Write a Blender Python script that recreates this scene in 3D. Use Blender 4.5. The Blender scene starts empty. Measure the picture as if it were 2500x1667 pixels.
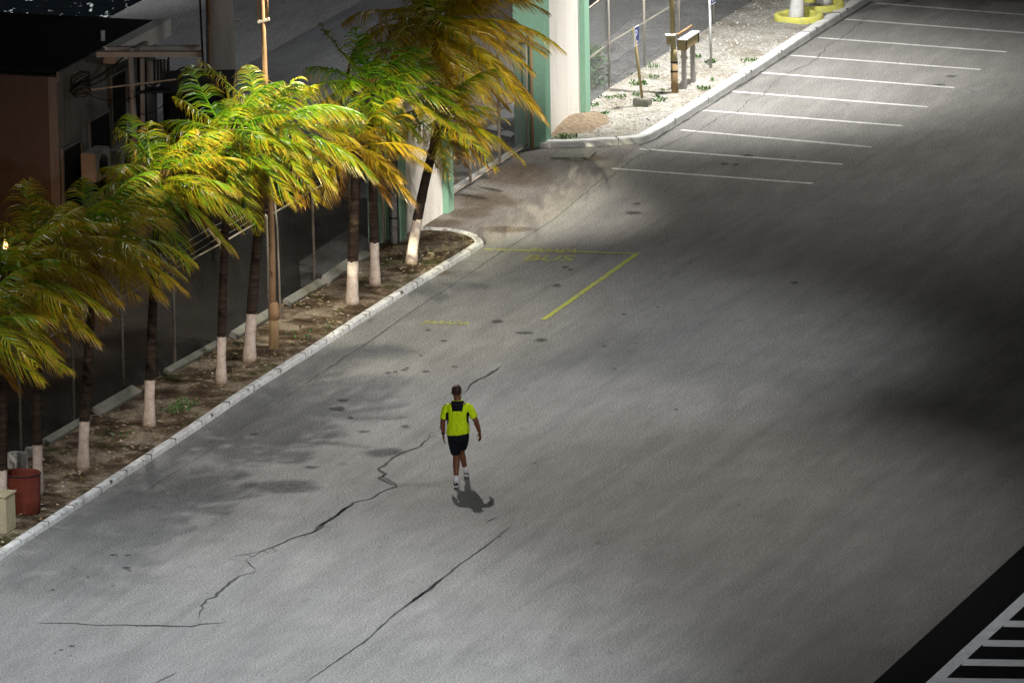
import bpy, bmesh, math, random
from mathutils import Vector, Matrix, noise as mnoise
random.seed(11)
R = math.radians
sc = bpy.context.scene
# ------------------------------------------------------------------ camera
FPX, CX, CY = 21000.0, 1250.0, 833.5
PITCH, ROLL, CAMH = R(13.4), R(1.0), 40.0
CAM = Vector((0, 0, CAMH))
FWD = Vector((0, math.cos(PITCH), -math.sin(PITCH)))
_U = Vector((0, math.sin(PITCH), math.cos(PITCH))); _R = Vector((1, 0, 0))
RC = _R*math.cos(ROLL) - _U*math.sin(ROLL)
UC = _R*math.sin(ROLL) + _U*math.cos(ROLL)
cd = bpy.data.cameras.new('camera'); cam = bpy.data.objects.new('camera', cd)
sc.collection.objects.link(cam); sc.camera = cam
cd.sensor_width = 36; cd.lens = FPX/2500*36; cd.clip_start = 1; cd.clip_end = 5000
m = Matrix.Identity(4)
for i in range(3):
    m[i][0], m[i][1], m[i][2], m[i][3] = RC[i], UC[i], -FWD[i], CAM[i]
cam.matrix_world = m
# ------------------------------------------------------------------ sky, moon, exposure
w = bpy.data.worlds.new('World'); sc.world = w; w.use_nodes = True
wn = w.node_tree.nodes; bg = wn['Background']
sky = wn.new('ShaderNodeTexSky'); sky.sky_type = 'NISHITA'; sky.sun_disc = False
sky.sun_elevation = R(35); sky.sun_rotation = R(160)
w.node_tree.links.new(sky.outputs[0], bg.inputs[0]); bg.inputs[1].default_value = 0.0016
sl = bpy.data.lights.new('moonlight', 'SUN'); sl.energy = 0.02; sl.angle = R(0.5); sl.color = (1, .95, .88)
so = bpy.data.objects.new('moonlight', sl); sc.collection.objects.link(so)
so.rotation_euler = (R(55), 0, R(20))
sc.view_settings.view_transform = 'Standard'; sc.view_settings.look = 'None'
sc.view_settings.exposure = 0; sc.view_settings.gamma = 1
sc.cycles.max_bounces = 6; sc.cycles.transparent_max_bounces = 12
sc.cycles.sample_clamp_indirect = 3
# ------------------------------------------------------------------ pixel <-> world
def ray(u, v):
    return FWD + RC*((u-CX)/FPX) + UC*((CY-v)/FPX)
def G(u, v, z=0.0):
    d = ray(u, v); return CAM + d*((z-CAMH)/d.z)
def atY(u, v, Y):
    d = ray(u, v); return CAM + d*(Y/d.y)
def P(p):
    q = Vector(p)-CAM; k = q.dot(FWD)
    return CX+FPX*q.dot(RC)/k, CY-FPX*q.dot(UC)/k
def hgt(base, v2):
    b = Vector(base); lo, hi = 0, 40
    for _ in range(40):
        mid = (lo+hi)/2
        if P(b+Vector((0, 0, mid)))[1] > v2: lo = mid
        else: hi = mid
    return lo
ADIR = Vector((.327, .945, 0)).normalized()      # along the kerb, away from the camera
BDIR = Vector((ADIR.y, -ADIR.x, 0))              # across, to the right
Z = Vector((0, 0, 1))
# ------------------------------------------------------------------ lamps (positions; only mast and pole lamps get fixtures further down)
def spot(name, loc, target, watt, col, cone, blend=.8, rad=.25):
    l = bpy.data.lights.new(name, 'SPOT'); l.energy = watt; l.color = col
    l.spot_size = R(cone); l.spot_blend = blend; l.shadow_soft_size = rad
    o = bpy.data.objects.new(name, l); sc.collection.objects.link(o)
    o.location = loc
    o.rotation_euler = (Vector(target)-Vector(loc)).to_track_quat('-Z', 'Y').to_euler()
    return o
MAST = G(546, 425); POLE1 = G(668, 858); POLE2 = G(1648, 240)
L_MAST = MAST + Z*28
spot('mast_flood', L_MAST, G(1310, 1210), 56000, (1, .97, .93), 29, 1, .3)
spot('sea_speck_fill', L_MAST, G(40, -60), 45000, (1, 1, 1), 20, .8, .2)  # added spot at the mast top, only to brighten the sea specks
spot('mast_back_flood', L_MAST, G(800, 60), 14500, (.95, .95, 1), 70, 1, .3)
L_LEFT = G(-800, 1120) + Z*20
spot('left_flood', L_LEFT, G(130, 1370), 6500, (.92, .96, 1), 42, 1, .2)
L_FRONT = G(350, 2400) + Z*25
spot('front_fill', L_FRONT, G(170, 1750), 70000, (.88, .94, 1), 43, .5, 2.4)  # added soft fill for the lower left road, no source known
L_RIGHT = G(2950, 1150) + Z*24  # unseen source; fills below are added for road, gate and pillar brightness
spot('right_fill', L_RIGHT, G(1320, 840), 23500, (.93, .96, 1), 35, 1, 1.2)
spot('right_fill', L_RIGHT, G(1225, 500)+Z*.1, 95000, (1, .94, .85), 11.5, 1, .4)
spot('right_fill', L_RIGHT, G(640, 1080), 20000, (.96, .97, 1), 21, 1, 2.6)
spot('right_fill', L_RIGHT, G(1365, 320)+Z*2.4, 60000, (1, .97, .92), 8, .8, .3)
L_P1 = POLE1 + Z*8.6
spot('bed_lamp', L_P1 + BDIR*1.2, G(730, 800), 2300, (1, .93, .74), 84, .6, .12)
L_P2 = POLE2 + Z*9.0
spot('lot_lamp', L_P2 + BDIR*1.3, G(1680, 200), 8200, (1, .98, .94), 104, .9, .15)
L_LOT = G(2900, 60) + Z*23
spot('lot_fill', L_LOT, G(1950, 310), 13500, (1, .97, .92), 62, 1, .5)  # added fill to even out the lot, source unseen
L_CROWN = Vector((-22, 95, 27))  # unseen position of added narrow beams that brighten the palm crowns
spot('crown_fill', L_CROWN, G(785, 860)+Z*4.1, 1150000, (1, .965, .70), 3.5, 1, .3)
spot('crown_fill', L_CROWN+Vector((3, 0, 1)), G(940, 690)+Z*3.9, 34000, (1, .97, .90), 3.8, 1, .3)
spot('crown_fill', L_CROWN+Vector((-2, 0, 1)), G(430, 980)+Z*4.6, 20000, (1, .93, .8), 3.0, 1, .3)
L_CAMSIDE = Vector((16, 60, 34))
spot('camera_side_fill', L_CAMSIDE, G(2100, 720), 80000, (1, .98, .94), 22, 1, .6)  # added broad fill for the dark right side, no lamp built
for k_, (u_, v_) in enumerate([(150, 1120), (420, 960), (700, 800), (960, 640)]):
    spot('trunk_fill', Vector((-18+3*k_, 70, 30)), G(u_, v_), 170000 if k_ else 90000, (1, .89, .81), 2.0, .9, .3)  # added narrow beams to brighten the whitewashed trunks, no source known
spot('camera_side_fill', Vector((6, 60, 33)), G(1121, 1184)+Z*1.1, 60000, (1, .98, .92), 1.9, .8, .3)  # added narrow fill on the walker's back to lift the shirt
L_LP = G(-140, 1250) + Z*7.5
spot('left_lamp', L_LP, G(-80, 1340)+Z*1.8, 700, (1, .86, .5), 34, .6, .1)

# ------------------------------------------------------------------ materials
def mat(name, base=(.5,.5,.5), rough=.8, metal=0, spec=.3):
    mt = bpy.data.materials.new(name); mt.use_nodes = True
    b = mt.node_tree.nodes['Principled BSDF']
    b.inputs['Base Color'].default_value = (*base, 1); b.inputs['Roughness'].default_value = rough
    b.inputs['Metallic'].default_value = metal; b.inputs['Specular IOR Level'].default_value = spec
    return mt
def nd(mt, t, **kw):
    n = mt.node_tree.nodes.new(t)
    for k, v in kw.items():
        if k in n.inputs: n.inputs[k].default_value = v
        else: setattr(n, k, v)
    return n
def lk(mt, a, b): mt.node_tree.links.new(a, b)
def coords(mt, scale=(1,1,1), rot=0.0):
    tc = nd(mt, 'ShaderNodeTexCoord'); mp = nd(mt, 'ShaderNodeMapping')
    mp.inputs['Scale'].default_value = scale; mp.inputs['Rotation'].default_value = (0, 0, rot)
    lk(mt, tc.outputs['Object'], mp.inputs['Vector']); return mp.outputs[0]
def ntex(mt, scale, detail=4, rough=.6, vec=None, dist=0.0):
    n = nd(mt, 'ShaderNodeTexNoise'); n.inputs['Scale'].default_value = scale
    n.inputs['Detail'].default_value = detail; n.inputs['Roughness'].default_value = rough
    n.inputs['Distortion'].default_value = dist
    if vec is None: vec = coords(mt)
    lk(mt, vec, n.inputs['Vector']); return n.outputs['Fac']
def ramp(mt, fac, stops):
    r = nd(mt, 'ShaderNodeValToRGB'); e = r.color_ramp.elements
    while len(e) < len(stops): e.new(.5)
    for i, (p, c) in enumerate(stops):
        e[i].position = p; e[i].color = (c if len(c) == 4 else (*c, 1)) if isinstance(c, tuple) else (c, c, c, 1)
    lk(mt, fac, r.inputs[0]); return r.outputs[0]
def mixc(mt, a, b, fac, mode='MIX'):
    n = nd(mt, 'ShaderNodeMixRGB'); n.blend_type = mode
    for s, i in ((fac, 0), (a, 1), (b, 2)):
        if hasattr(s, 'is_output'): lk(mt, s, n.inputs[i])
        elif isinstance(s, tuple): n.inputs[i].default_value = (*s, 1)
        else: n.inputs[i].default_value = s
    return n.outputs[0]
def setc(mt, c): lk(mt, c, mt.node_tree.nodes['Principled BSDF'].inputs['Base Color'])
def bump(mt, h, strength=.3, dist=.02):
    b = nd(mt, 'ShaderNodeBump'); b.inputs['Strength'].default_value = strength; b.inputs['Distance'].default_value = dist
    lk(mt, h, b.inputs['Height']); lk(mt, b.outputs[0], mt.node_tree.nodes['Principled BSDF'].inputs['Normal'])
ANG = math.atan2(ADIR.x, ADIR.y)
def coords2(mt, scale, rot):
    v = coords(mt, (1, 1, 1), rot); mp = nd(mt, 'ShaderNodeMapping'); mp.inputs['Scale'].default_value = scale
    lk(mt, v, mp.inputs['Vector']); return mp.outputs[0]
def asphalt(name, lo, hi, tint=(1, .97, .92), grain=.85):
    mt = mat(name, rough=.9, spec=.25)
    rv = coords2(mt, (1.0, .2, 1), ANG)     # streaks along the driving direction
    streak = ramp(mt, ntex(mt, 2.0, 8, .72, rv), [(.30, lo), (.70, hi)])
    blot = ramp(mt, ntex(mt, .5, 6, .7), [(.3, .90), (.7, 1.06)])
    fine = ramp(mt, ntex(mt, 26, 2, .9), [(.38, 1-.55*grain), (.62, 1+.5*grain)])
    c = mixc(mt, streak, blot, 1.0, 'MULTIPLY')
    c = mixc(mt, c, fine, 1.0, 'MULTIPLY')
    spots = ramp(mt, ntex(mt, 2.3, 3, .5, coords(mt, (1, .7, 1))), [(.24, .62), (.33, 1.0)])
    c = mixc(mt, c, spots, .8, 'MULTIPLY')
    c = mixc(mt, c, tint, 1.0, 'MULTIPLY')
    setc(mt, c); bump(mt, ntex(mt, 30, 4, .7), .25, .01); return mt
M = {}
M['road'] = asphalt('worn_concrete_road', .175, .27)
M['drive'] = asphalt('stained_drive', .15, .27, (1.0, .92, .83))
M['back'] = asphalt('dark_back_road', .09, .15, (.97, 1, 1.02), 1.0)
M['backwalk'] = asphalt('back_pavement', .16, .22, (1, 1, 1))
M['new'] = asphalt('fresh_asphalt', .004, .008, (.9, .95, 1.15), .4); M['new'].node_tree.nodes['Principled BSDF'].inputs['Specular IOR Level'].default_value = .04
M['tar'] = asphalt('tar_patch', .09, .12, (1, 1, 1.05))
def crack_mat():
    mt = mat('crack_filler', (.055, .056, .053), .95); return mt
M['crack'] = crack_mat()
def stain_mat(name, col, amt):
    mt = mat(name, col, .85); b = mt.node_tree.nodes['Principled BSDF']
    at = nd(mt, 'ShaderNodeVertexColor'); at.layer_name = 'fade'
    n = ramp(mt, ntex(mt, 6, 4, .7), [(.3, .55), (.6, 1)])
    f = mixc(mt, at.outputs[0], n, 1, 'MULTIPLY'); f = mixc(mt, f, (amt, amt, amt), 1, 'MULTIPLY')
    lk(mt, f, b.inputs['Alpha']); return mt
M['stain'] = stain_mat('oil_stain', (.05, .051, .05), .6)
M['rust'] = stain_mat('brown_stain', (.13, .085, .045), .5)
M['pale'] = stain_mat('pale_scuff', (.42, .42, .41), .22)
def paint(name, col, under, wear=.42):
    mt = mat(name, col, .7)
    f = ramp(mt, ntex(mt, 7, 6, .8), [(wear-.05, 0.), (wear+.06, 1.)])
    v = ramp(mt, ntex(mt, 3, 3, .6), [(.3, .78), (.7, 1.05)])
    c = mixc(mt, col, v, 1, 'MULTIPLY')
    setc(mt, mixc(mt, under, c, f)); return mt
M['white_line'] = paint('white_line_paint', (.68, .68, .66), (.24, .23, .22), .41)
M['blue_line'] = paint('hatch_paint', (.82, .88, .95), (.03, .03, .04), .34)
M['yellow_line'] = paint('yellow_line_paint', (.44, .46, .07), (.24, .23, .2), .45)
M['yellow_old'] = paint('faded_yellow_letters', (.42, .42, .10), (.22, .21, .2), .43)
M['kerb'] = paint('whitewashed_kerb', (.80, .79, .77), (.22, .19, .15), .41)
M['kerb_new'] = paint('fresh_white_kerb', (.82, .82, .80), (.5, .46, .4), .24)
def soil():
    mt = mat('brown_soil', rough=1, spec=.05)
    a = ntex(mt, 1.2, 6, .65); g = ntex(mt, 20, 5, .8)
    c = ramp(mt, a, [(.38, (.07, .048, .03)), (.48, (.16, .115, .075)), (.58, (.37, .30, .22))])
    s = ramp(mt, g, [(.38, .45), (.62, 1.45)])
    c = mixc(mt, c, s, 1, 'MULTIPLY')
    gr = ramp(mt, ntex(mt, .9, 4, .7, coords(mt, (1, 1, 3))), [(.55, 0.), (.66, .7)])
    c = mixc(mt, c, (.05, .065, .015), gr)
    setc(mt, c); bump(mt, g, .9, .06); return mt
M['soil'] = soil()
M['darksoil'] = asphalt('dark_yard_soil', .025, .05, (1, .9, .8), 1.2)
def sand():
    mt = mat('pale_gravel_sand', rough=1, spec=.1)
    a = ntex(mt, 1.0, 6, .7); g = ntex(mt, 13, 5, .75)
    c = ramp(mt, a, [(.33, (.33, .29, .23)), (.5, (.50, .475, .42)), (.7, (.60, .59, .57))])
    s = ramp(mt, g, [(.36, .5), (.58, 1.12)])
    setc(mt, mixc(mt, c, s, 1, 'MULTIPLY')); bump(mt, g, 1, .07); return mt
M['sand'] = sand()
def rubble():
    mt = mat('dusty_gravel', rough=1, spec=.1)
    a = ntex(mt, .9, 6, .7); g = ntex(mt, 12, 5, .8)
    c = ramp(mt, a, [(.36, (.12, .12, .12)), (.55, (.26, .26, .26)), (.72, (.34, .34, .34))])
    setc(mt, mixc(mt, c, ramp(mt, g, [(.36, .5), (.6, 1.2)]), 1, 'MULTIPLY')); bump(mt, g, .9, .05); return mt
M['rubble'] = rubble()
def stucco(name, col, dirt=(.35, .28, .2), amt=.35):
    mt = mat(name, col, .85, spec=.2)
    v = coords(mt, (3.5, 3.5, .5)); f = ramp(mt, ntex(mt, 1, 5, .65, v), [(.48, 0.), (.75, amt)])
    c = mixc(mt, col, dirt, f)
    c = mixc(mt, c, ramp(mt, ntex(mt, 25, 3, .7), [(.3, .86), (.7, 1.08)]), 1, 'MULTIPLY')
    setc(mt, c); bump(mt, ntex(mt, 40, 3, .6), .25, .01); return mt
M['cream'] = stucco('cream_stucco', (.80, .77, .71))
M['green'] = stucco('green_painted_stucco', (.24, .43, .31), (.28, .42, .33), .5)
M['wall'] = stucco('grey_stucco', (.22, .215, .21), (.10, .09, .08), .7)
M['wall_pink'] = stucco('pinkish_stucco', (.11, .09, .082), (.10, .07, .06), .5)
M['roof'] = mat('dark_roof_felt', (.02, .02, .022), .95)
M['conc'] = stucco('weathered_concrete', (.46, .43, .41), (.16, .15, .13), .6)
M['slab'] = stucco('rough_concrete_slab', (.25, .245, .21), (.14, .14, .09), .8)
M['steel'] = stucco('galvanised_steel', (.42, .38, .31), (.20, .13, .07), .7)
M['wood'] = stucco('weathered_wood', (.36, .25, .13), (.16, .09, .05), .8)
M['tanpaint'] = stucco('tan_painted_steel', (.36, .22, .12), (.20, .1, .05), .6)
M['ochre'] = stucco('ochre_painted_wood', (.36, .29, .15), (.25, .17, .08), .5)
M['wire'] = mat('galvanised_wire', (.34, .34, .33), .5, .6)
M['wire_dark'] = mat('dull_black_wire', (.055, .055, .055), .8)
M['dark'] = mat('black_metal', (.012, .012, .013), .6)
M['void'] = mat('dark_interior', (.006, .006, .007), .9)
M['cable'] = mat('black_cable', (.01, .01, .01), .6)
M['white'] = stucco('white_paint', (.80, .80, .78), (.5, .48, .42), .3)
M['blue'] = mat('blue_sign_face', (.012, .04, .20), .45)
M['signwhite'] = mat('white_sign_print', (.8, .8, .85), .5)
M['ring'] = stucco('yellow_painted_concrete', (.72, .70, .16), (.5, .5, .3), .5)
M['red'] = stucco('red_plastic', (.13, .028, .014), (.20, .05, .05), .7)
M['beige'] = stucco('beige_painted_box', (.46, .40, .26), (.3, .22, .12), .4)
M['glass'] = mat('lamp_glass', (.8, .8, .8), .3)
def leafm():
    mt = mat('palm_leaf', (.1, .2, .03), .38, spec=.4)
    b = mt.node_tree.nodes['Principled BSDF']; at = nd(mt, 'ShaderNodeVertexColor'); at.layer_name = 'tint'
    lk(mt, at.outputs[0], b.inputs['Base Color'])
    tr = nd(mt, 'ShaderNodeBsdfTranslucent'); mx = nd(mt, 'ShaderNodeMixShader'); mx.inputs[0].default_value = .38
    lk(mt, at.outputs[0], tr.inputs['Color'])
    lk(mt, b.outputs[0], mx.inputs[1]); lk(mt, tr.outputs[0], mx.inputs[2])
    lk(mt, mx.outputs[0], mt.node_tree.nodes['Material Output'].inputs['Surface']); return mt
M['leaf'] = leafm()
M['weed'] = mat('weed_leaf', (.07, .17, .025), .5)
def trunkm(name, band, white=False):
    mt = mat(name, rough=.9, spec=.15)
    tc = nd(mt, 'ShaderNodeTexCoord'); sp = nd(mt, 'ShaderNodeSeparateXYZ'); lk(mt, tc.outputs['Object'], sp.inputs[0])
    v = coords(mt, (2, 2, 14)); rg = ntex(mt, 1.2, 4, .6, v)
    bark = ramp(mt, rg, [(.35, (.018, .012, .009)), (.65, (.05, .034, .024))])
    lime = ramp(mt, ntex(mt, 7, 6, .8), [(.34, (.22, .16, .11)), (.42, (.46, .37, .30)), (.6, (.62, .54, .47))])
    wob = nd(mt, 'ShaderNodeMath', operation='MULTIPLY_ADD'); lk(mt, ntex(mt, 14, 3, .7), wob.inputs[0]); wob.inputs[1].default_value = .10; lk(mt, sp.outputs[2], wob.inputs[2])
    if white: lime = ramp(mt, ntex(mt, 7, 5, .7), [(.3, (.55, .54, .52)), (.5, (.80, .80, .79))])
    lt = nd(mt, 'ShaderNodeMath', operation='LESS_THAN'); lk(mt, wob.outputs[0], lt.inputs[0]); lt.inputs[1].default_value = band+.05
    foot = ramp(mt, sp.outputs[2], [(.0, 0.), (.12, 1.)])
    lime = mixc(mt, (.22, .14, .08), lime, foot)
    setc(mt, mixc(mt, bark, lime, lt.outputs[0])); bump(mt, rg, .6, .02); return mt
# ------------------------------------------------------------------ mesh helpers
def nz(v, s=1.0): return mnoise.noise(Vector(v)*s)
class MB:
    def __init__(s): s.v = []; s.f = []; s.m = []; s.c = []; s.smooth = False
    def add(s, vs, fs, mi=0, col=None):
        o = len(s.v); s.v += [Vector(p) for p in vs]
        for f in fs: s.f.append([i+o for i in f]); s.m.append(mi); s.c.append(col)
    def box(s, c, ax, ay, hx, hy, z0, z1, mi=0):
        c = Vector(c); ax = Vector(ax); ay = Vector(ay); vs = []
        for z in (z0, z1):
            for a, b in ((-1,-1),(1,-1),(1,1),(-1,1)): vs.append(c + ax*hx*a + ay*hy*b + Z*z)
        s.add(vs, [(3,2,1,0),(4,5,6,7),(0,1,5,4),(1,2,6,5),(2,3,7,6),(3,0,4,7)], mi)
    def bar(s, p, q, w, h, mi=0, up=Z):
        p, q = Vector(p), Vector(q); d = (q-p).normalized(); sd = d.cross(up)
        if sd.length < 1e-4: sd = d.cross(Vector((1,0,0)))
        sd.normalize(); u = sd.cross(d); vs = []
        for e in (p, q):
            for a, b in ((-1,-1),(1,-1),(1,1),(-1,1)): vs.append(e + sd*w/2*a + u*h/2*b)
        s.add(vs, [(3,2,1,0),(4,5,6,7),(0,1,5,4),(1,2,6,5),(2,3,7,6),(3,0,4,7)], mi)
    def tube(s, pts, rad, n=8, mi=0, cap=True, cols=None):
        pts = [Vector(p) for p in pts]; k = len(pts)
        if not hasattr(rad, '__len__'): rad = [rad]*k
        ref = Vector((1, .02, .01)) if abs((pts[-1]-pts[0]).normalized().x) < .9 else Vector((0, 1, .02))
        vs = []
        for i, p in enumerate(pts):
            d = (pts[min(i+1, k-1)] - pts[max(i-1, 0)]).normalized()
            a = (ref - d*ref.dot(d)).normalized(); b = d.cross(a)
            for j in range(n):
                t = 2*math.pi*j/n; vs.append(p + (a*math.cos(t)+b*math.sin(t))*rad[i])
        fs = []
        for i in range(k-1):
            for j in range(n):
                fs.append((i*n+j, i*n+(j+1)%n, (i+1)*n+(j+1)%n, (i+1)*n+j))
        if cap: fs.append(tuple(range(n-1, -1, -1))); fs.append(tuple((k-1)*n+j for j in range(n)))
        s.add(vs, fs, mi, cols)
    def poly(s, pts, mi=0): s.add(pts, [tuple(range(len(pts)))], mi)
    def prism(s, pts, z0, z1, mi=0):
        n = len(pts); lo = [Vector((p[0], p[1], z0)) for p in pts]; hi = [Vector((p[0], p[1], z1)) for p in pts]
        s.add(lo+hi, [tuple(range(n-1, -1, -1)), tuple(range(n, 2*n))] + [(i, (i+1) % n, n+(i+1) % n, n+i) for i in range(n)], mi)
    def build(s, name, mats, parent=None, bevel=0.0, org=None):
        if not isinstance(mats, (list, tuple)): mats = [mats]
        o0 = org if org is not None else (ORG[parent.name] if parent else Vector((0, 0, 0)))
        me = bpy.data.meshes.new(name); me.from_pydata([v-o0 for v in s.v], [], s.f)
        for mt in mats: me.materials.append(mt)
        me.polygons.foreach_set('material_index', s.m)
        if s.smooth: me.polygons.foreach_set('use_smooth', [True]*len(s.f))
        if any(c is not None for c in s.c):
            ca = me.color_attributes.new('tint', 'BYTE_COLOR', 'CORNER'); buf = []
            for f, c in zip(s.f, s.c): buf += [*(c or (.1, .2, .03)), 1]*len(f)
            ca.data.foreach_set('color', buf)
        me.validate()
        if bevel:
            bm = bmesh.new(); bm.from_mesh(me)
            bmesh.ops.bevel(bm, geom=[e for e in bm.edges if e.is_manifold and e.calc_face_angle(0) > .6], offset=bevel, segments=2, affect='EDGES', clamp_overlap=True)
            bm.to_mesh(me); bm.free()
        o = bpy.data.objects.new(name, me); sc.collection.objects.link(o)
        if parent: o.parent = parent
        else: o.location = o0
        ORG[o.name] = o0
        return o
ORG = {}
def tag(o, label, cat, group=None):
    o['label'] = label; o['category'] = cat
    if group: o['group'] = group
    return o
def thing(name, loc, label, cat, group=None):
    o = bpy.data.objects.new(name, None); sc.collection.objects.link(o)
    o.location = loc; o.empty_display_size = .2; ORG[o.name] = Vector(loc); return tag(o, label, cat, group)
def struct(o, kind='structure', label=None):
    o['kind'] = kind
    if label: o['label'] = label
    return o
def copy_tree(o, parent=None):
    c = o.copy(); sc.collection.objects.link(c); c.parent = parent
    ORG[c.name] = ORG[o.name]
    for ch in o.children: copy_tree(ch, c)
    return c
def ribbon(pts, w, z):
    """flat strip along a ground polyline; w may be a list"""
    pts = [Vector((p.x, p.y, z)) for p in pts]; k = len(pts); vs = []
    for i, p in enumerate(pts):
        d = (pts[min(i+1, k-1)]-pts[max(i-1, 0)]).normalized(); sd = Vector((d.y, -d.x, 0))
        ww = w[i] if hasattr(w, '__len__') else w
        vs += [p-sd*ww/2, p+sd*ww/2]
    return vs, [(2*i, 2*i+1, 2*i+3, 2*i+2) for i in range(k-1)]
def gp(lst, z=0.0): return [G(u, v, z) for u, v in lst]
def subdiv(pts, step, amp, seed=0):
    out = []; rnd = random.Random(seed)
    for a, b in zip(pts, pts[1:]):
        n = max(1, int((b-a).length/step)); sd = Vector(((b-a).y, -(b-a).x, 0)).normalized()
        for i in range(n):
            t = i/n; out.append(a.lerp(b, t) + sd*(rnd.uniform(-amp, amp) if i else 0))
    out.append(pts[-1]); return out

# ================================================================== GROUND
shore = G(452, 12); S0 = shore - ADIR*900; S1 = shore + ADIR*1500
mb = MB(); mb.poly([S0, S0+BDIR*2500, S1+BDIR*2500, S1])
struct(mb.build('ground', M['road']))
mb = MB()
mb.add([S0, S1, S1-Z*3, S0-Z*3], [(0, 1, 2, 3)]); struct(mb.build('sea_wall', M['conc']))
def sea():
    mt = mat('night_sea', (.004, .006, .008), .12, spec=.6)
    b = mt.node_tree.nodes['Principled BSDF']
    f = ramp(mt, ntex(mt, 2.6, 5, .6, coords(mt, (1.6, .5, 1))), [(.57, 0.), (.60, 1.)])  # pale specks painted into the water colour, standing for lamp glints
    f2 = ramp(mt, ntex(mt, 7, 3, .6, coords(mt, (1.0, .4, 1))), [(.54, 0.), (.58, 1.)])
    glint_mask = mixc(mt, f, f2, 1, 'MULTIPLY')
    setc(mt, mixc(mt, (.004, .006, .008), (.75, .8, .8), glint_mask))
    lk(mt, mixc(mt, (.12, .12, .12), (.9, .9, .9), glint_mask), b.inputs['Roughness'])
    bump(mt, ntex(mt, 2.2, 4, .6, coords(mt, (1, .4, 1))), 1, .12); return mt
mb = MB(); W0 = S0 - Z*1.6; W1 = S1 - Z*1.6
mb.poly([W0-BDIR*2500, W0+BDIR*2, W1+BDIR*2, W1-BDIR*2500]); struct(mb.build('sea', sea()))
def strip(name, px, z, material, kind='structure', label=None):
    mb = MB(); mb.poly([Vector((p.x, p.y, z)) for p in px]); return struct(mb.build(name, material), kind, label)
# land behind the fence line
fence_px = [(-260, 1300), (25, 1136), (182, 1045), (303, 975), (428, 905), (545, 838), (768, 702), (940, 598), (978, 573)]
FL = gp(fence_px)
gateL = G(1097, 489); gateR = G(1290, 363)
rf = [G(1432, 272), G(1488, 226), G(1574, 175), G(1658, 122), G(1743, 71), G(1900, -22), G(2100, -145)]
yard = FL + [gateL, gateR] + rf
far = [p - BDIR*60 for p in (yard[-1] + ADIR*60, FL[0])]
backpoly = yard + [yard[-1] + ADIR*60] + [yard[-1] + ADIR*60 - BDIR*12, G(452, 12)+ADIR*70, G(452, 12)-ADIR*60+BDIR*.01]
strip('back_road', backpoly, .004, M['back'])
# paler pavement along the sea beyond the yard
e1 = G(560, 180); e2 = G(900, 0)
strip('back_pavement', [e1 - ADIR*16, e2 + ADIR*40, e2 + ADIR*40 - BDIR*5.2, e1 - ADIR*16 - BDIR*5.2], .010, M['backwalk'])
strip('gravel_verge', [rf[0], rf[1], rf[2], rf[3], rf[4], rf[5], rf[5]-BDIR*2.4, rf[4]-BDIR*2.2, rf[2]-BDIR*1.7, rf[0]-BDIR*2.0], .009, M['rubble'])
strip('lit_gate_gravel', [gateL, gateR, gateR+ADIR*3, gateR+ADIR*3-BDIR*5, gateL-BDIR*4.5, gateL-BDIR*.2-ADIR*.5], .009, M['rubble'])  # gravel widened so its paler colour stands for lamplight behind the gate
strip('yard_pavement', gp([(730, 640), (850, 560), (905, 585), (905, 625), (800, 690), (735, 700)]), .009, M['backwalk'])
strip('yard_soil', [FL[0]+BDIR*.02] + FL[1:-1] + gp([(975, 450), (800, 430), (620, 440), (450, 520), (135, 700), (-260, 900)]), .006, M['darksoil'])
# stained driveway in front of the gate
strip('driveway', gp([(985, 568), (1098, 490), (1290, 364), (1345, 350), (1568, 347), (1500, 410), (1350, 535), (1180, 605), (1100, 575)]), .004, M['drive'])

# ---------------------------------------------------------------- kerbs
def offset(pts, w):
    out = []; k = len(pts)
    for i, p in enumerate(pts):
        d = (pts[min(i+1, k-1)]-pts[max(i-1, 0)]).normalized(); out.append(p + Vector((-d.y, d.x, 0))*w)
    return out
def smooth_path(pts, it=2):
    for _ in range(it):
        q = [pts[0]]
        for a, b in zip(pts, pts[1:]): q += [a.lerp(b, .25), a.lerp(b, .75)]
        q.append(pts[-1]); pts = q
    return pts
def kerb(path, w, h, material, seed, amp=.012):
    mb = MB(); path = subdiv(path, .35, 0)
    inn = offset(path, w); rows = []
    for i, (a, b) in enumerate(zip(path, inn)):
        j = nz((i*.9, seed, 0))*amp; c = .025
        d = (b-a).normalized()
        rows.append([a, a+d*c*.3+Z*(h-c+j), a+d*c+Z*(h+j), b-d*c+Z*(h+j*.5), b+Z*(h-c)+Z*j*.5, b])
    vs = [p for r in rows for p in r]; n = 6; fs = []
    for i in range(len(rows)-1):
        for k in range(n-1): fs.append((i*n+k, i*n+k+1, (i+1)*n+k+1, (i+1)*n+k))
    fs += [tuple(range(n-1, -1, -1)), tuple((len(rows)-1)*n+k for k in range(n))]
    mb.add(vs, fs); return mb, inn
k1 = [(-260, 1555), (0, 1367), (76, 1316), (189, 1243), (280, 1182), (400, 1104), (500, 1038), (600, 968), (700, 905), (788, 850), (880, 789), (1008, 708), (1150, 622)]
K1 = gp(k1); tipc = [G(1181, 601), G(1172, 588), G(1150, 578), G(1120, 571), G(1080, 567), G(1040, 566), G(1000, 567)]
K1s = smooth_path(K1, 1) + smooth_path(tipc, 1)
mb, K1i = kerb(K1s, .17, .11, M['kerb'], 1, .03)
struct(mb.build('kerb', M['kerb']))
k2 = [(1318, 361), (1350, 363), (1450, 359), (1530, 354), (1562, 351), (1580, 346), (1600, 336), (1640, 312), (1690, 280), (1847, 180), (1996, 82), (2129, 0), (2300, -108)]
K2 = smooth_path(gp(k2), 1)
mb, K2i = kerb(K2, .26, .15, M['kerb_new'], 7, .012)
struct(mb.build('kerb', M['kerb_new']))
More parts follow.
